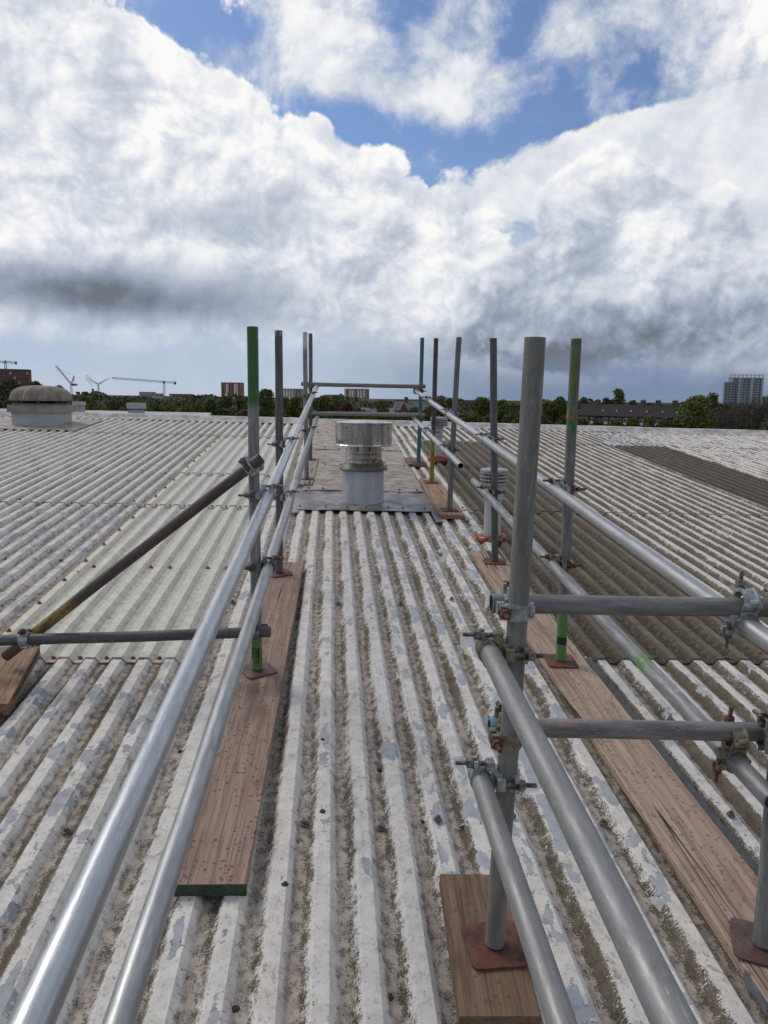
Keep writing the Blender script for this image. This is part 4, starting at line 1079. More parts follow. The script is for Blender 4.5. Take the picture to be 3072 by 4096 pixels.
# neighbouring bay on the left, its ridge just showing over ours
YB = 31.0
Pl, Pr = atY(-900, 1612, YB), atY(845, 1651, YB)
e = empty('neighbouring_roof', Matrix.Translation(Vector((Pr[0], YB, GZ)))); tag(e, 'long pale low-pitched roof of the neighbouring hall beyond the ridge', 'building')
xl, xr = Pl[0]-Pr[0]-6, 0.; zr = Pr[2]-GZ; ze = zr-15*.155; zl = zr+(Pl[2]-Pr[2])
M_PALE = simple('pale_roofing', (.50, .495, .47), .85, 0, .22, .6, c2=(.38, .37, .345), stretch=(1, .15, 1))
mb = MB(); mb.quad((xl, -14.8, ze), (xr, -14.8, ze), (xr, 0, zr), (xl, 0, zl)); mb.quad((xl, -14.8, ze-.12), (xl, 0, zl-.12), (xr, 0, zr-.12), (xr, -14.8, ze-.12)); mb.quad((xr, -14.8, ze-.12), (xr, 0, zr-.12), (xr, 0, zr), (xr, -14.8, ze)); mb.build('slope', M_PALE, e)
mb = MB(); mb.quad((xl, 0, zl), (xr, 0, zr), (xr, 15, ze), (xl, 15, ze)); mb.build('slope', M_PALE, e)
mb = MB(); mb.quad((xr-.1, -14.7, ze-.13), (xr-.1, -14.7, 0), (xr-.1, 15, 0), (xr-.1, 15, ze-.13), (xr-.1, 0, zr-.13)); mb.quad((xl, -14.7, 0), (xr-.1, -14.7, 0), (xr-.1, -14.7, ze-.13), (xl, -14.7, ze-.13)); mb.build('wall', M_BRICKW, e)
def box_vent(px0, px1, py0, py1, Y, label):
    a, b = atY(px0, py1, Y), atY(px1, py0, Y); w_ = b[0]-a[0]; h_ = b[2]-a[2]
    e_ = empty('box_vent', Matrix.Translation(Vector((a[0], Y, a[2])))); tag(e_, label, 'vent', 'square vents on the neighbouring roof')
    mb = MB(); mb.b2(w_*.08, w_*.92, 0, w_*.84, -.35, h_*.45); mb.build('base', simple('vent_grey_base', (.30, .31, .32), .6), e_)
    mb = MB(); mb.b2(w_*.14, w_*.86, .03, w_*.8, h_*.45, h_*.55); mb.build('louvre', M_SKIRT, e_)
    mb = MB(); mb.b2(0, w_, -.04, w_*.9, h_*.55, h_); mb.build('hood', simple('vent_grey_hood', (.36, .38, .39), .55), e_)
box_vent(508, 570, 1612, 1663, 25.5, 'grey box vent alone in the middle of the neighbouring roof')
box_vent(290, 331, 1607, 1640, 27.5, 'grey box vent showing just behind the domed roof fan')

# trees ------------------------------------------------------------
def mat_leaf(name, c1, c2):
    m_, t = new_mat(name); g = t.new('ShaderNodeNewGeometry'); tc = t.new('ShaderNodeTexCoord')
    n1 = t.noise(tc.outputs['Object'], .55, 3)
    f = t.m('ADD', t.m('MULTIPLY', g.outputs['Random Per Island'], .6), t.m('MULTIPLY', t.ss(n1, .35, .65), .4))
    t.put(t.b.inputs['Base Color'], t.mix(f, c1, c2)); t.b.inputs['Roughness'].default_value = .9
    t.b.inputs['Specular IOR Level'].default_value = 0.
    return m_
LEAF = dict(dark=mat_leaf('leaf_dark_green', (.050, .066, .024), (.138, .162, .058)), mid=mat_leaf('leaf_green', (.070, .086, .028), (.170, .190, .066)),
    olive=mat_leaf('leaf_olive', (.090, .086, .028), (.185, .165, .058)), brown=mat_leaf('leaf_russet', (.065, .038, .022), (.135, .082, .040)), grey=mat_leaf('leaf_greygreen', (.062, .069, .040), (.135, .140, .084)))
M_BARK = simple('bark', (.07, .055, .042), .9, 0, .4, 3.)
def leaf_cloud(rng, lobes, n, size):
    """lobes: (cx,cy,cz,rx,ry,rz); quads scattered near the lobe surfaces"""
    L = np.array(lobes); wts = (L[:, 3]*L[:, 4]*L[:, 5])**(2/3.); wts /= wts.sum()
    k = rng.choice(len(L), n, p=wts)
    d = rng.normal(size=(n, 3)); d /= np.linalg.norm(d, axis=1)[:, None]
    r = (rng.random(n)**.45)*.95+.12*rng.normal(size=n)*.5
    c = L[k, :3]+d*L[k, 3:6]*r[:, None]
    a = rng.normal(size=(n, 3)); a /= np.linalg.norm(a, axis=1)[:, None]
    b = np.cross(a, rng.normal(size=(n, 3))); b /= np.linalg.norm(b, axis=1)[:, None]
    s_ = size*(.55+.9*rng.random(n))[:, None]
    V = np.stack([c-a*s_, c-b*s_*.55, c+a*s_, c+b*s_*.55], 1).reshape(-1, 3)
    Fc = np.arange(4*n).reshape(-1, 4)
    return V, Fc
def np_mesh(name, V, Fc):
    me = bpy.data.meshes.new(name); me.from_pydata(V.tolist(), [], Fc.tolist()); me.update(); return me
TREE_N = 0
def tree(px, topy, halfw, D, kind='mid', label=None, group='trees in the belt beyond the roof', name='tree', dens=1., style='round', gz=GZ):
    global TREE_N; TREE_N += 1
    rng = np.random.default_rng(TREE_N*7+3)
    top = place(px, topy, D); R_ = halfw*D/FPX; H_ = top[2]-gz
    cb = max(H_*.28, H_-R_*3.0) if style != 'shrub' else 0.2
    lobes = []
    nl = int(rng.integers(9, 14))
    ch = H_-cb
    for i in range(nl):
        f = (i+.5)/nl; zc = cb+ch*(.12+.80*f)
        env = R_*(math.sin(math.pi*min(1., (.16+.84*f)**.8))**.6)*.75 if style != 'poplar' else R_*.7*(1-.5*f)
        a_ = rng.random()*6.28; rr = env*(.35+.5*rng.random())*(1-.75*max(0, f-.72)/.28)
        lr = R_*(.36+.22*rng.random())*(1-.35*max(0, f-.6)/.4)
        lz = min(lr*(.8+.4*rng.random()), max(.15, (H_-zc)*.9))
        lobes.append((rr*math.cos(a_), rr*math.sin(a_), zc, lr, lr, lz))
    lobes.append((0, 0, H_-R_*.42, R_*.45, R_*.45, R_*.40))
    size = max(.10, min(.30, .0016*D))
    n = int(dens*min(4200, 700+22*(R_*ch)/(size*size)))
    V, Fc = leaf_cloud(rng, lobes, n, size)
    e_ = empty(name, Matrix.Translation(Vector((top[0], top[1], gz)))); tag(e_, label, 'tree' if style != 'shrub' else 'bush', group)
    link('crown', np_mesh('crown', V, Fc), LEAF[kind], e_)
    mb = MB(); mb.cyl((0, 0, -.2), (0, 0, cb+ch*.45), max(.10, H_*.022), max(.05, H_*.010), 8)
    for lo in lobes[1::2]: mb.cyl((0, 0, cb*.8+lo[2]*.15), (lo[0]*.9, lo[1]*.9, lo[2]), max(.04, H_*.008), .02, 6)
    mb.build('trunk', M_BARK, e_, True)
    return e_
TK = dict(dark='dark green tree', mid='mid green tree', olive='yellowish olive tree', brown='russet brown tree', grey='grey-green thin tree')
TW = {455: 'between the wind turbine and the concrete frame', 505: 'in front of the unfinished concrete frame', 562: 'in front of the pale grey stepped block', 620: 'before the narrow grey slab', 680: 'below the red brick flats',
    740: 'at the corner of the red brick flats', 790: 'just below the small tan flats', 965: 'against the green-topped post, beside the tower block', 1000: 'showing just beside the green painted post top',
    1130: 'rising beside the charcoal post before tan flats', 1050: 'low in the gap behind the green-topped post', 1120: 'low behind the charcoal post', 1290: 'spreading wide just under the upper end rail', 1350: 'thinly leaved below the long low flats',
    1385: 'broad and autumnal beside the tan tower block', 1325: 'smaller autumnal one under the upper end rail', 1430: 'at the foot of the tan tower block', 1470: 'low above the steel cowl lid', 1600: 'below the gabled slate house', 1660: 'beside the teal post before the gabled house',
    1560: 'low beside the steel cowl under the lower end rail', 1240: 'low behind the slim brown-grey post', 1310: 'low under the lower end rail, beside the slim post', 1390: 'low under the lower end rail, behind the cowl',
    1765: 'rising behind the brown yellow-footed post', 1720: 'low behind the slotted flue cap', 1800: 'half hidden by the mid-grey post', 2010: 'just beyond the charcoal post by the flue', 1850: 'low over the bright rail by the mid-grey post', 1900: 'low under the broad large tree',
    1960: 'low beside the charcoal post by the flue', 2060: 'between the charcoal post and the stout post', 2130: 'hidden mostly behind the stout grey post', 2080: 'low in the gap before the stout post', 2190: 'slim and autumnal beside the stout grey post', 2300: 'behind the orange-flaked post',
    2160: 'low behind the stout grey post', 2260: 'low beside the orange-flaked post', 2750: 'small, against the gable of the brick terrace', 2900: 'thinly leaved before the grey tower'}
for (px, ty, hw, D, kd) in (
        (455, 1600, 50, 135, 'dark'), (505, 1590, 60, 126, 'mid'), (562, 1600, 55, 140, 'mid'), (620, 1614, 60, 126, 'dark'), (680, 1618, 50, 119, 'olive'), (740, 1620, 45, 119, 'mid'), (790, 1612, 45, 133, 'mid'), (965, 1592, 45, 150, 'dark'), (1000, 1606, 40, 140, 'grey'),
        (1130, 1586, 55, 150, 'mid'), (1050, 1622, 60, 119, 'dark'), (1120, 1630, 50, 120, 'mid'), (1290, 1580, 70, 165, 'mid'), (1350, 1592, 50, 170, 'grey'), (1385, 1608, 60, 147, 'brown'), (1325, 1614, 50, 140, 'brown'), (1430, 1628, 50, 133, 'mid'), (1470, 1642, 60, 112, 'olive'), (1600, 1640, 60, 126, 'mid'), (1660, 1626, 50, 126, 'mid'), (1560, 1660, 50, 110, 'dark'), (1240, 1640, 60, 115, 'dark'), (1310, 1650, 50, 112, 'mid'), (1390, 1652, 50, 112, 'dark'),
        (1765, 1602, 55, 150, 'mid'), (1720, 1624, 50, 126, 'mid'), (1800, 1592, 45, 165, 'dark'), (2010, 1596, 60, 147, 'mid'), (1850, 1640, 60, 110, 'olive'), (1900, 1650, 60, 108, 'mid'), (1960, 1655, 60, 112, 'mid'), (2060, 1612, 50, 140, 'mid'), (2130, 1606, 50, 150, 'mid'), (2080, 1650, 60, 112, 'dark'), (2190, 1606, 32, 133, 'olive'), (2300, 1604, 45, 140, 'dark'), (2160, 1650, 60, 110, 'dark'), (2260, 1660, 50, 110, 'mid'),
        (2750, 1622, 55, 130, 'mid'), (2900, 1612, 60, 126, 'grey')):
    tree(px, ty, hw, D, kd, TK[kd]+' '+TW[px])
tree(30, 1506, 95, 140, 'grey', 'tall dense grey-green tree below the brick block with the blue crane', dens=1.5)
tree(140, 1522, 60, 150, 'grey', 'grey-green tree rising just behind the domed roof fan', dens=1.2)
tree(235, 1540, 40, 160, 'grey', 'low dark treetop showing over the right shoulder of the domed roof fan')
tree(338, 1584, 62, 105, 'olive', 'rounded olive bush beside the wind turbine tower', dens=1.3)
tree(845, 1597, 42, 140, 'dark', 'small round dark tree just beside the brick and white tower block', dens=1.4)
tree(910, 1586, 48, 133, 'dark', 'round dense dark tree at the foot of the brick and white tower block', dens=1.5)
tree(1068, 1554, 66, 168, 'dark', 'tall dark spreading tree between the green-topped and charcoal posts', dens=1.5)
tree(1182, 1588, 45, 126, 'olive', 'yellow-green tree turning autumnal between charcoal and white-flecked posts', dens=1.3)
tree(1528, 1600, 52, 126, 'mid', 'domed green tree rising over the steel cowl before the grey roofs', dens=1.4)
tree(1925, 1584, 88, 154, 'mid', 'broad large green tree between the mid-grey and charcoal posts', dens=1.6)
tree(2240, 1586, 50, 126, 'dark', 'tall dark green tree between the stout post and the orange-painted post', dens=1.5)
tree(2800, 1576, 108, 120, 'mid', 'large leafy bush at the gable end of the brick terrace', dens=1.5)
tree(2475, 1550, 42, 215, 'mid', 'tall open-crowned tree standing up behind the terrace chimneys', name='tree', dens=.7)
tree(2425, 1590, 30, 215, 'grey', 'low treetop behind the terrace roof beside the tall open-crowned tree')
tree(2532, 1600, 32, 215, 'grey', 'small treetop just behind the first of the clustered terrace chimneys')
tree(2335, 1588, 28, 210, 'grey', 'bare-looking treetop beside the orange-painted post above the terrace')
tree(2852, 1566, 55, 140, 'grey', 'feathery sparse tree rising over the gable-end bush', dens=.55)
for px, ty in ((2330, 1668), (2395, 1674), (2465, 1672), (2535, 1668), (2600, 1662), (2660, 1668), (2715, 1672)):
    tree(px, ty, 46, 118, 'olive' if px % 2 else 'mid', 'low green hedge bush in front of the brick terrace', 'hedge bushes below the terrace', 'bush', 1.3, 'shrub')
def bare_tree(px, topy, halfw, D, label, seed):
    rnd = random.Random(seed); top = place(px, topy, D); R_ = halfw*D/FPX; H_ = top[2]-GZ
    e_ = empty('bare_tree', Matrix.Translation(Vector((top[0], top[1], GZ)))); tag(e_, label, 'tree', 'thin bare trees')
    tr, tw = MB(), MB(); tr.cyl((0, 0, -.2), (0, 0, H_*.45), .16, .09, 8)
    for i in range(16):
        z0 = H_*(.18+.3*rnd.random()); a_ = rnd.random()*6.28; l_ = R_*(.5+.6*rnd.random())
        q = Vector((l_*.6*math.cos(a_), l_*.6*math.sin(a_), min(H_*.97, z0+H_*(.25+.3*rnd.random())))); tr.cyl((0, 0, z0), q, .06, .03, 5)
        for j in range(9):
            b_ = q+Vector((rnd.uniform(-1, 1)*R_*.5, rnd.uniform(-1, 1)*R_*.5, rnd.uniform(-.05, .22)*H_)); b_.z = min(b_.z, H_)
            tw.cyl(Vector((0, 0, z0)).lerp(q, rnd.uniform(.5, 1)), b_, .03, .012, 4)
            for k_ in range(3): c_ = b_+Vector((rnd.uniform(-1, 1), rnd.uniform(-1, 1), rnd.uniform(-.1, .8)))*.7; c_.z = min(c_.z, H_+.1); tw.cyl(b_.lerp(q, .3), c_, .018, .008, 3)
    tr.build('trunk', M_BARK, e_, True); tw.build('crown', simple('twigs', (.085, .070, .055), .9), e_)
    rng = np.random.default_rng(seed); V, Fc = leaf_cloud(rng, [(0, 0, H_*.55, R_*.9, R_*.9, H_*.33)], 380, .16)
    link('leaves', np_mesh('leaves', V, Fc), LEAF['brown'], e_)
for i, (px, ty, hw, D) in enumerate(((2960, 1612, 60, 118), (3035, 1590, 60, 122), (3110, 1580, 60, 118), (2905, 1640, 45, 112))):
    bare_tree(px, ty, hw, D, 'thin bare-twigged tree in the thicket before the grey tower', 50+i)
# far belts of trees that read as one mass
rng = np.random.default_rng(5)
for nm, D0, D1, top0, n, kd in (('distant_woodland', 420, 560, 10.6, 12000, 'grey'), ('hedge_belt', 168, 200, 6.4, 16000, 'dark')):
    az = rng.uniform(-.62, .72, n); dd = rng.uniform(D0, D1, n)
    hump = top0*(.70+.16*np.sin(az*41+1.3)+.10*np.sin(az*97)+.05*np.sin(az*230))
    if nm == 'hedge_belt': hump = np.where((az > .28) & (az < .48), hump*.45, hump)
    z = GZ+hump*(rng.random(n)**.55)
    c = np.stack([CAM[0]+dd*np.sin(az), CAM[1]+dd*np.cos(az), z], 1)
    a = rng.normal(size=(n, 3)); a /= np.linalg.norm(a, axis=1)[:, None]; b = np.cross(a, rng.normal(size=(n, 3))); b /= np.linalg.norm(b, axis=1)[:, None]
    s_ = (D0*.0024)*(.6+.9*rng.random(n))[:, None]
    V = np.stack([c-a*s_, c-b*s_*.7, c+a*s_, c+b*s_*.7], 1).reshape(-1, 3)
    tag(link(nm, np_mesh(nm, V, np.arange(4*n).reshape(-1, 4)), LEAF[kd]), 'continuous band of trees along the horizon', 'woodland', kind='stuff')

# buildings ---------------------------------------------------------
UB = MB(); UB.b2(-.5, .5, -.5, .5, -.5, .5); ME_UNIT = UB.mesh('pane')
def ub(name, mat, parent, c, sz):
    o = bpy.data.objects.new(name, ME_UNIT); col.objects.link(o); o.parent = parent; o.location = c; o.scale = sz
    if not ME_UNIT.materials: ME_UNIT.materials.append(mat)
    o.material_slots[0].link = 'OBJECT'; o.material_slots[0].material = mat
    return o
M_BRICK = simple('far_brick', (.30, .145, .105), .9, 0, .2, .3); M_BRICKD = simple('far_brick_dark', (.16, .080, .066), .9, 0, .2, .3)
M_TAN = simple('far_tan_brick', (.38, .29, .225), .9, 0, .2, .3); M_WPANEL = simple('white_panel', (.76, .75, .735), .7, 0, .1, 1.)
M_GLASSD = simple('dark_window', (.05, .058, .068), .25); M_CONC = simple('concrete_frame', (.36, .35, .33), .85, 0, .2, .3); M_LGLASS = simple('pale_window', (.42, .45, .48), .3)
def block(name, label, x0, x1, ytop, D, mat, floors, cols_, win=M_GLASSD, turn=0., depth=.7, ratio=(.5, .55), skip=None, panels=None, fh=3.0):
    xm = (x0+x1)/2; tp = place(xm, ytop, D); w_ = (x1-x0)*D/FPX; H_ = tp[2]-GZ
    az = math.atan2(tp[0]-CAM[0], tp[1]-CAM[1])+turn; c_, s_ = math.cos(az), math.sin(az)
    dd = w_*depth
    e_ = empty(name, mat4((c_, -s_, 0), (s_, c_, 0), (0, 0, 1), (tp[0], tp[1], GZ))); tag(e_, label, 'building', 'distant town buildings')
    mb = MB(); mb.b2(-w_/2, w_/2, 0, dd, -1, H_); mb.b2(-w_/2-.15, w_/2+.15, -.15, dd+.15, H_, H_+.5); mb.build('wall', mat, e_)
    cw = w_/cols_
    for f in range(floors):
        z = H_-fh*(f+.65)
        if z < 1: break
        for k in range(cols_):
            if skip and skip(f, k): continue
            o = ub('window', win if not callable(win) else win(f, k), e_, (-w_/2+cw*(k+.5), -.02, z), (cw*ratio[0], .16, fh*ratio[1]))
    if panels:
        for (k, f0, f1, wd) in panels: ub('white_panel', M_WPANEL, e_, (-w_/2+cw*k, -.06, H_-fh*(f0+f1)/2), (cw*wd, .16, fh*(f1-f0)*.96))
    return e_, w_, H_
block('tower_block', 'brick and white-panelled tower block beside the green-topped post', 885, 962, 1531, 1150, M_BRICK, 12, 6, panels=[(1.7, .4, 5, .35), (2.1, .4, 5, .2), (4.2, .4, 6, .5), (4.9, .4, 6, .3), (1.5, 5, 9, .6), (3.8, 6, 11, .4), (5., 9, 12, .5)], turn=.25, skip=lambda f, k: k in (1, 4))
block('tower_block', 'tan tower block with white strips seen between the end rails', 1383, 1477, 1556, 1100, M_TAN, 11, 8, panels=[(q, a, b, .42) for q, a, b in ((1.6, .4, 4), (2.4, .4, 5), (4.3, .4, 4), (5.2, .4, 5), (6.2, .4, 4), (1.9, 5, 9), (4.6, 5, 10), (5.6, 5, 11), (6.6, 6, 12))], turn=-.1)
block('flats', 'square red brick flats just beside the lattice crane', 680, 752, 1577, 900, M_BRICK, 6, 6, win=lambda f, k: M_LGLASS if (f*5+k*3) % 7 < 2 else M_GLASSD, turn=.15)
block('flats', 'small tan brick flats showing over trees beside the red brick flats', 801, 850, 1588, 950, M_TAN, 4, 4, turn=.1)
block('flats', 'low tan flats tucked against the foot of the brick and white tower', 958, 992, 1588, 1000, M_TAN, 3, 3)
block('flats', 'tan and white flats between the charcoal and white-flecked posts', 1118, 1205, 1556, 900, M_TAN, 6, 7, panels=[(1.5, .4, 3, .4), (2.4, .4, 3, .4), (3.3, .4, 4, .4), (4.2, .4, 4, .4)], turn=.2)
block('flats', 'long low flats roofline above the autumn trees', 1296, 1365, 1580, 1000, M_TAN, 3, 7)
block('flats', 'grey flats behind the domed green tree, with roof plant', 1478, 1570, 1600, 950, M_CONC, 4, 8)
block('flats', 'pale grey stepped apartment block beside the lattice crane', 560, 620, 1569, 950, M_CONC, 7, 8, win=lambda f, k: M_LGLASS if (f+k) % 3 else M_GLASSD)
block('flats', 'narrow grey apartment slab against the lattice crane mast', 621, 653, 1575, 940, M_CONC, 8, 4)
block('unfinished_building', 'long grey concrete frame under construction, wrapped in scaffold', 437, 640, 1590, 800, M_CONC, 4, 22, ratio=(.7, .6))
block('unfinished_block', 'dark red brick block with open windows under the blue crane', -20, 101, 1479, 520, M_BRICKD, 6, 9, win=lambda f, k: M_LGLASS if (f*3+k*5) % 4 == 0 else M_GLASSD, ratio=(.38, .5), turn=.1)
block('flats', 'low brown flats behind the olive bush and red crane', 285, 378, 1584, 600, M_BRICKD, 3, 8)
# grey residential tower with balconies, right
def grey_tower():
    M_TG = simple('tower_pale_cladding', (.46, .49, .51), .7, 0, .12, .4); M_TD = simple('tower_grey_cladding', (.24, .265, .29), .7, 0, .12, .4)
    e_, w_, H_ = block('residential_tower', 'tall grey residential tower with stacked balconies and an open crown', 2934, 3040, 1512, 1000, M_TD, 22, 8, win=M_GLASSD, turn=-.22, depth=.35, skip=lambda f, k: k in (2, 5))
    cw = w_/8
    for k, mt in ((2, M_TG), (5.02, M_TG), (0, M_TG), (7.6, M_TG)):
        ub('fin', mt, e_, (-w_/2+cw*(k+.4), -.35, H_/2), (cw*.5, .6, H_))
    for f in range(18):
        for k in (3.2, 6.6): ub('balcony', M_TG, e_, (-w_/2+cw*k, -.8, H_-3.0*(f+1.2)), (cw*.85, 1.5, 1.1))
    for k in range(9): ub('crown_post', M_TG, e_, (-w_/2+w_*k/8, .2, H_+1.7), (1.1, .8, 3.2))
    ub('crown_beam', M_TG, e_, (0, .2, H_+3.6), (w_+1.2, 1.2, .9))
    tp = place(2918, 1528, 1000)
    block('residential_tower', 'lower grey wing joined to the tall grey tower', 2903, 2936, 1530, 990, M_TD, 20, 3, turn=-.22, win=M_GLASSD)
    block('flats', 'pale distant flats behind bare trees beyond the grey tower', 3050, 3130, 1588, 1100, M_CONC, 8, 8)
grey_tower()
# brick terrace
def terrace():
    D = 158.; A, B = place(2300, 1664, D+8), place(2771, 1664, D-4)
    zE = (A[2]+B[2])/2; d = Vector((B[0]-A[0], B[1]-A[1], 0)); L = d.length+4.0; x = d.normalized(); y = Vector((-x.y, x.x, 0))
    o_ = Vector((B[0], B[1], GZ))-x*L
    e_ = empty('brick_terrace', mat4(x, y, (0, 0, 1), o_)); tag(e_, 'long two-storey brick terrace with dark tiled roof and chimneys', 'building')
    hE = zE-GZ; dp = 7.4
    zR = place(2560, 1619, D+3)[2]-GZ
    M_TB = simple('terrace_brick', (.105, .072, .055), .9, 0, .3, .8); M_RT = simple('terrace_roof_tiles', (.024, .022, .022), .95, 0, .35, 1.6, stretch=(1, 3, 3))
    mb = MB(); mb.b2(0, L, 0, dp, -.5, hE); mb.quad((L, 0, hE), (L, dp, hE), (L, dp/2, zR-.05)); mb.quad((0, dp, hE), (0, 0, hE), (0, dp/2, zR-.05)); mb.build('wall', M_TB, e_)
    mb = MB(); ov = .35
    for sg in (0, 1):
        ya, yb = (-ov, dp/2) if sg == 0 else (dp+ov, dp/2); za = hE-.12
        q = [(-.2, ya, za), (L+.2, ya, za), (L+.2, yb, zR), (-.2, yb, zR)]
        mb.quad(*(q if sg == 0 else q[::-1])); mb.quad(*[(a, b, c-.16) for a, b, c in (q[::-1] if sg == 0 else q)])
        mb.quad((-.2, ya, za-.16), (L+.2, ya, za-.16), (L+.2, ya, za), (-.2, ya, za)); mb.quad((L+.2, ya, za-.16), (L+.2, yb, zR-.16), (L+.2, yb, zR), (L+.2, ya, za))
    rf = mb.build('roof', M_RT, e_)
    M_CH = simple('chimney_brick', (.12, .075, .058), .9, 0, .3, 2.)
    for px in (2362, 2552, 2612, 2676, 2741):
        f = (px-2300)/(2771-2300.); xx = L-(1-f)*d.length-.2
        mb = MB(); mb.b2(xx-.42, xx+.42, dp/2-.35, dp/2+.35, zR-.35, zR+.78); mb.b2(xx-.47, xx+.47, dp/2-.40, dp/2+.40, zR+.78, zR+.90)
        for q in (-.2, .2): mb.cyl((xx+q, dp/2, zR+.9), (xx+q, dp/2, zR+1.1), .09, .075, 8)
        mb.build('chimney', M_CH, rf)
    for px in (2322, 2424, 2482, 2541, 2604, 2665, 2718, 2768):
        f = (px-2300)/(2771-2300.); xx = L-(1-f)*d.length-.9; g = .48
        mb = MB(); mb.b2(xx-.10, xx+.10, dp/2*g-.45-.1, dp/2*g-.45+.1, hE+(zR-hE)*g-.3, hE+(zR-hE)*g+.05); mb.build('roof_vent', M_WPANEL, rf)
    M_FR = simple('white_window_frame', (.62, .62, .61), .6)
    for i, px in enumerate((2328, 2350, 2376, 2432, 2462, 2491, 2521, 2553, 2583, 2615, 2642, 2683, 2718, 2749)):
        f = (px-2300)/(2771-2300.); xx = L-(1-f)*d.length; wd = .62 if i % 3 else 1.05
        w_ = ub('window', M_FR, e_, (xx, -.03, hE-1.15), (wd*1.0+.18, .14, 1.35))
        for s2 in (-1, 1):
            p_ = bpy.data.objects.new('pane', ME_UNIT); col.objects.link(p_); p_.parent = w_; p_.location = (.25*s2, -.22, .14); p_.scale = (.40, .7, .52)
            p_.material_slots[0].link = 'OBJECT'; p_.material_slots[0].material = M_GLASSD
    for px in (2500, 2752): 
        f = (px-2300)/(2771-2300.); xx = L-(1-f)*d.length; ub('white_panel', M_WPANEL, e_, (xx, -.04, hE-1.9), (1.5, .12, .75))
terrace()
# gabled house seen between posts
def gable_house(px0, px1, ridge_y, eave_y, D, label, turn):
    a = place((px0+px1)/2, ridge_y, D); w_ = (px1-px0)*D/FPX; zR = a[2]-GZ; zE = place((px0+px1)/2, eave_y, D)[2]-GZ
    az = math.atan2(a[0], a[1])+turn; c_, s_ = math.cos(az), math.sin(az)
    e_ = empty('gabled_house', mat4((c_, -s_, 0), (s_, c_, 0), (0, 0, 1), (a[0], a[1], GZ))); tag(e_, label, 'building')
    mb = MB(); mb.b2(-w_/2, w_/2, 0, 6, -.5, zE); mb.build('wall', M_BRICKD, e_)
    mb = MB(); ex = w_/2+.3
    mb.quad((-ex, -.3, zE-.1), (ex, -.3, zE-.1), (ex, 3, zR), (-ex, 3, zR)); mb.quad((ex, 6.3, zE-.1), (-ex, 6.3, zE-.1), (-ex, 3, zR), (ex, 3, zR)); mb.quad((ex, -.3, zE-.1), (ex, 6.3, zE-.1), (ex, 3, zR)); mb.quad((-ex, 6.3, zE-.1), (-ex, -.3, zE-.1), (-ex, 3, zR))
    rf = mb.build('roof', simple('slate_roof', (.115, .118, .128), .7, 0, .2, 1.), e_)
    mb = MB(); gx = -w_*.36; gw = w_*.13
    mb.quad((gx-gw, -1.6, zE-.6), (gx+gw, -1.6, zE-.6), (gx, -1.6, zR-.45)); mb.quad((gx-gw-.2, -1.7, zE-.7), (gx, -1.7, zR-.35), (gx, 2.6, zR-.35), (gx-gw-.2, 2.6, zE-.7)); mb.quad((gx, -1.7, zR-.35), (gx+gw+.2, -1.7, zE-.7), (gx+gw+.2, 2.6, zE-.7), (gx, 2.6, zR-.35)); mb.b2(gx-gw, gx+gw, -1.58, 2, 0, zE-.6)
    mb.build('gable', M_BRICKD, e_)
    mb = MB(); mb.b2(-w_*.24, -w_*.24+.9, 2.6, 3.4, zR-.3, zR+1.1); mb.build('chimney', M_BRICKD, rf)
gable_house(1590, 1730, 1606, 1640, 190, 'slate-roofed house with gable and dark chimney behind the teal post', -.2)
gable_house(1440, 1570, 1632, 1652, 165, 'low dark slate roof below the tan tower block', .1)

# cranes, turbine, chimney -----------------------------------------
def truss(mb, p0, p1, w_, n, t_, tri=False):
    p0, p1 = Vector(p0), Vector(p1); d = (p1-p0).normalized(); a = d.cross(Vector((0, 1, 0))); a = a.normalized() if a.length > .1 else Vector((1, 0, 0)); b = d.cross(a)
    cs = [a*w_/2+b*w_/2, -a*w_/2+b*w_/2, -a*w_/2-b*w_/2, a*w_/2-b*w_/2]
    for c in cs: mb.cyl(p0+c, p1+c, t_, n=4)
    L = (p1-p0).length
    for i in range(n):
        q0, q1 = p0+d*(L*i/n), p0+d*(L*(i+1)/n)
        for k in range(4):
            c0, c1 = cs[k], cs[(k+1) % 4]; mb.cyl(q0+(c0 if i % 2 else c1), q1+(c1 if i % 2 else c0), t_*.7, n=3)
M_CRB = simple('crane_blue_grey', (.13, .18, .235), .6, .2); M_CRR = simple('crane_red', (.36, .05, .045), .55, .1); M_CRW = simple('crane_white', (.55, .55, .55), .6)
def crane(mx, my_top, jib0, jib1, D, mat, label, mw, t_, base_y=None):
    top = place(mx, my_top, D); az = math.atan2(top[0], top[1]); c_, s_ = math.cos(az), math.sin(az)
    e_ = empty('tower_crane', mat4((c_, -s_, 0), (s_, c_, 0), (0, 0, 1), (top[0], top[1], GZ))); tag(e_, label, 'crane')
    inv = e_.matrix_world.inverted()
    def loc(px, py):
        p_ = place(px, py, D); v_ = inv @ Vector(p_); v_.y = 0; return v_
    H_ = top[2]-GZ
    mb = MB(); truss(mb, (0, 0, 0), (0, 0, H_), mw, int(H_/(mw*1.3)), t_); mb.build('mast', mat, e_)
    return e_, loc, H_
e_, loc, H_ = crane(656, 1527, None, None, 760, M_CRB, 'blue-grey tower crane with long level jib over the flats', 1.7, .22)
mb = MB(); truss(mb, loc(448, 1512), loc(660, 1528), 1.5, 44, .16); mb.build('jib', M_CRB, e_)
mb = MB(); truss(mb, loc(656, 1528), loc(700, 1531), 1.5, 8, .16); mb.build('counter_jib', M_CRB, e_)
q = loc(700, 1531); ub('counterweight', M_CRB, e_, (q.x, 0, q.z-.4), (2.2, 1.8, 2.8))
ub('cab', M_CRB, e_, (-.2, -1, H_-.6), (2.0, 1.8, 2.2))
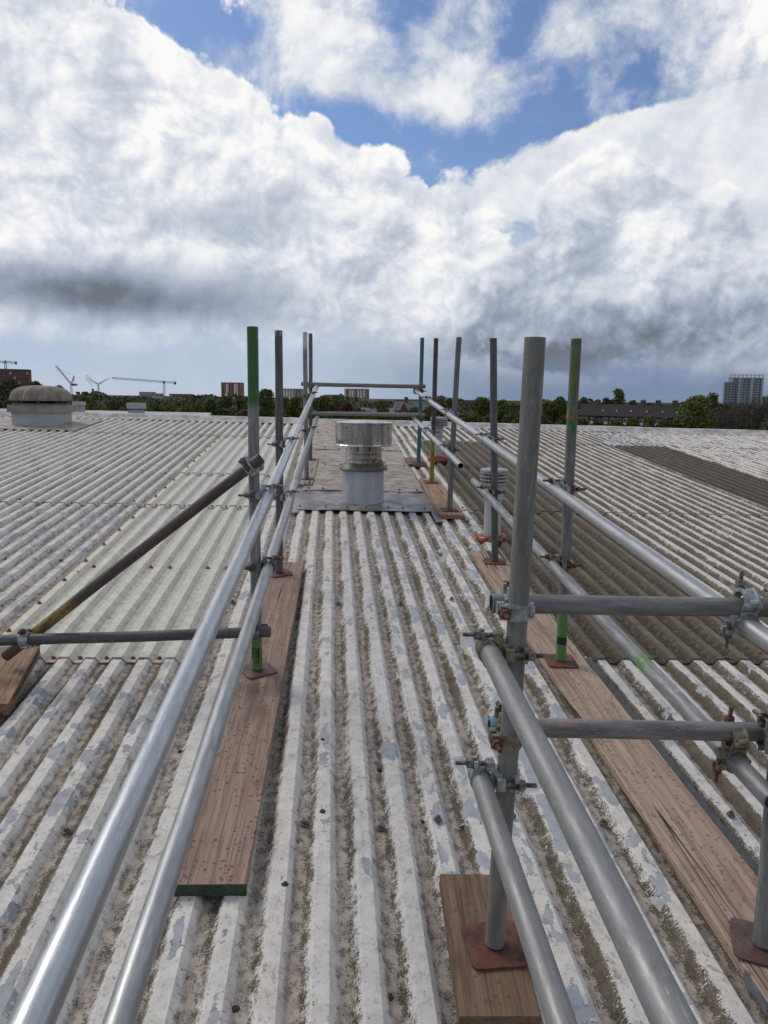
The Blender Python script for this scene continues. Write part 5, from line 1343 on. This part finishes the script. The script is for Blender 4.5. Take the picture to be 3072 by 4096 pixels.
e_, loc, H_ = crane(284, 1536, None, None, 620, M_CRR, 'red luffing crane with raised jib behind the domed roof fan', 1.4, .19)
mb = MB(); truss(mb, loc(283, 1534), loc(223, 1462), 1.1, 24, .15); mb.cyl(loc(297, 1504), loc(258, 1488), .10, n=4); mb.cyl(loc(258, 1488), loc(236, 1478), .07, n=4); mb.build('jib', M_CRR, e_)
mb = MB(); mb.cyl(loc(284, 1535), loc(297, 1503), .30, n=5); mb.cyl(loc(290, 1535), loc(298, 1504), .22, n=5); mb.cyl(loc(299, 1538), loc(297, 1504), .09, n=4); mb.build('a_frame', M_CRR, e_)
q = loc(297, 1539); ub('counterweight', M_CRR, e_, (q.x, 0, q.z), (4.6, 1.8, 1.6)); q = loc(302, 1541); ub('cab', M_CRW, e_, (q.x, -.8, q.z), (1.6, 1.2, 1.0))
e_, loc, H_ = crane(21, 1446, None, None, 560, M_CRB, 'blue crane standing over the dark red brick block', 1.3, .18)
mb = MB(); truss(mb, loc(-60, 1441), loc(24, 1449), 1.0, 18, .13); mb.build('jib', M_CRB, e_)
mb = MB(); truss(mb, loc(20, 1449), loc(64, 1451), 1.0, 8, .13); mb.cyl(loc(22, 1441), loc(55, 1449), .08, n=4); mb.build('counter_jib', M_CRB, e_)
q = loc(64, 1452); ub('counterweight', M_CRB, e_, (q.x, 0, q.z), (1.3, 1.4, 2.0)); mb = MB(); mb.cyl(loc(21, 1450), loc(21, 1440), .4, n=4); mb.build('a_frame', M_CRB, e_)
# wind turbine
D = 1700; hub = place(393, 1537, D); az = math.atan2(hub[0], hub[1]); c_, s_ = math.cos(az), math.sin(az)
e_ = empty('wind_turbine', mat4((c_, -s_, 0), (s_, c_, 0), (0, 0, 1), (hub[0], hub[1], GZ))); tag(e_, 'white three-bladed wind turbine on the horizon', 'wind turbine')
M_TW = simple('turbine_white', (.75, .76, .77), .5, 0, .05)
H_ = hub[2]-GZ; mb = MB(); mb.cyl((0, 1.5, 0), (0, 1.5, H_), 2.6, 1.7, 20); mb.build('tower', M_TW, e_, True)
mb = MB(); mb.b2(-1.3, 1.3, -1.0, 5.0, H_-1.2, H_+1.2); mb.cyl((0, -2.2, H_), (0, -.9, H_), .7, 1.4, 14); mb.build('nacelle', M_TW, e_)
for px, py in ((352, 1513), (439, 1511), (396, 1590)):
    p_ = place(px, py, D); v_ = e_.matrix_world.inverted() @ Vector(p_); dx, dz = v_.x, v_.z-H_; L = math.hypot(dx, dz)
    d = Vector((dx/L, 0, dz/L)); nrm = Vector((d.z, 0, -d.x)); mb = MB(); st = [(0, 1.1, .9), (.12, 1.9, .6), (.4, 1.4, .4), (.75, .95, .25), (1., .4, .1)]
    m_ = len(st)
    for f, wd, th in st:
        c = Vector((0, -1.6, H_))+d*(L*f)
        for sx, sy in ((-1, 0), (0, -1), (1, 0), (0, 1)): mb.v.append(tuple(c+nrm*(wd*sx)+Vector((0, th*sy, 0))))
    for i in range(m_-1):
        for k in range(4): mb.f.append((i*4+k, i*4+(k+1) % 4, (i+1)*4+(k+1) % 4, (i+1)*4+k))
    mb.f.append((m_*4-4, m_*4-3, m_*4-2, m_*4-1)); mb.build('blade', M_TW, e_, True)
D = 1500; tp = place(371, 1555, D); az = math.atan2(tp[0], tp[1]); c_, s_ = math.cos(az), math.sin(az)
e_ = empty('chimney_stack', mat4((c_, -s_, 0), (s_, c_, 0), (0, 0, 1), (tp[0], tp[1], GZ))); tag(e_, 'grey striped industrial chimney beside the wind turbine', 'chimney')
H_ = tp[2]-GZ; mb = MB(); mb.cyl((0, 0, 0), (0, 0, H_), 2.2, 2.0, 20); mb.build('stack', M_CONC, e_, True)
for i in range(4): mb = MB(); mb.lathe([(2.25, H_-3-i*5.), (2.25, H_-1.-i*5.)], 20); mb.build('dark_band', M_SKIRT, e_, True)
# smoke
mb = MB(); pts = [(371, 1548, 2.2), (367, 1537, 3.6), (360, 1526, 4.8), (354, 1516, 5.6), (350, 1507, 5.0), (357, 1511, 4.5)]
vv, ff = [], []
import bmesh
bmx = bmesh.new()
for px, py, r_ in pts:
    p_ = Vector(place(px, py, D)); ret = bmesh.ops.create_icosphere(bmx, subdivisions=2, radius=r_)
    for v_ in ret['verts']: v_.co = v_.co*(1+.18*math.sin(v_.co.x*1.3+px)+.15*math.sin(v_.co.z*1.7+py))+p_
me = bpy.data.meshes.new('smoke_plume'); bmx.to_mesh(me); bmx.free()
ms = bpy.data.materials.new('steam'); ms.use_nodes = True; t = NT(ms.node_tree); t.n.clear(); out = t.new('ShaderNodeOutputMaterial'); pv = t.new('ShaderNodeVolumePrincipled')
pv.inputs['Color'].default_value = (.95, .95, .95, 1); pv.inputs['Density'].default_value = .12; t.l.new(pv.outputs[0], out.inputs['Volume'])
sm = link('smoke_plume', me, ms); tag(sm, 'thin white plume of steam rising from the striped chimney', 'smoke', kind='stuff')
# lamp columns
def lamp(px, py, D, label, arms=1.2):
    tp = place(px, py, D); e_ = empty('street_lamp', Matrix.Translation(Vector((tp[0], tp[1], GZ)))); tag(e_, label, 'street lamp', 'street lamps')
    H_ = tp[2]-GZ; mb = MB(); mb.cyl((0, 0, 0), (0, 0, H_), .08, .05, 8); mb.build('column', M_SKIRT, e_)
    for sg in (-1, 1):
        mb = MB(); mb.cyl((0, 0, H_-.1), (sg*arms, 0, H_+.25), .04, .03, 6); mb.build('arm', M_SKIRT, e_); ub('lantern', M_SKIRT, e_, (sg*(arms+.25), 0, H_+.28), (.6, .25, .14))
lamp(945, 1651, 75, 'dark twin-armed street lamp by the green-topped post', .7)
lamp(13, 1607, 80, 'pale twin-armed street lamp below the tall grey-green tree', .5)
# two birds
for i, (px, py) in enumerate(((1056, 1440), (1070, 1434))):
    p_ = place(px, py, 120); mb = MB()
    mb.v += [(-.32, 0, .10), (-.12, .06, .05), (-.12, -.06, .05), (0, .12, 0), (0, -.14, 0), (.12, .06, .05), (.12, -.06, .05), (.32, 0, .08), (0, 0, -.05), (0, 0, .05)]
    mb.f += [(0, 2, 1), (1, 2, 4, 9), (1, 9, 3), (5, 7, 6), (5, 9, 4, 6), (5, 3, 9), (1, 3, 8), (2, 8, 4), (5, 8, 3), (6, 4, 8), (1, 8, 2), (5, 6, 8)]
    o = mb.build('bird', simple('bird_dark_%d' % i, (.03, .03, .035), .8)); o.location = p_; tag(o, 'tiny dark bird flying beside the charcoal post', 'bird', 'birds in the sky')
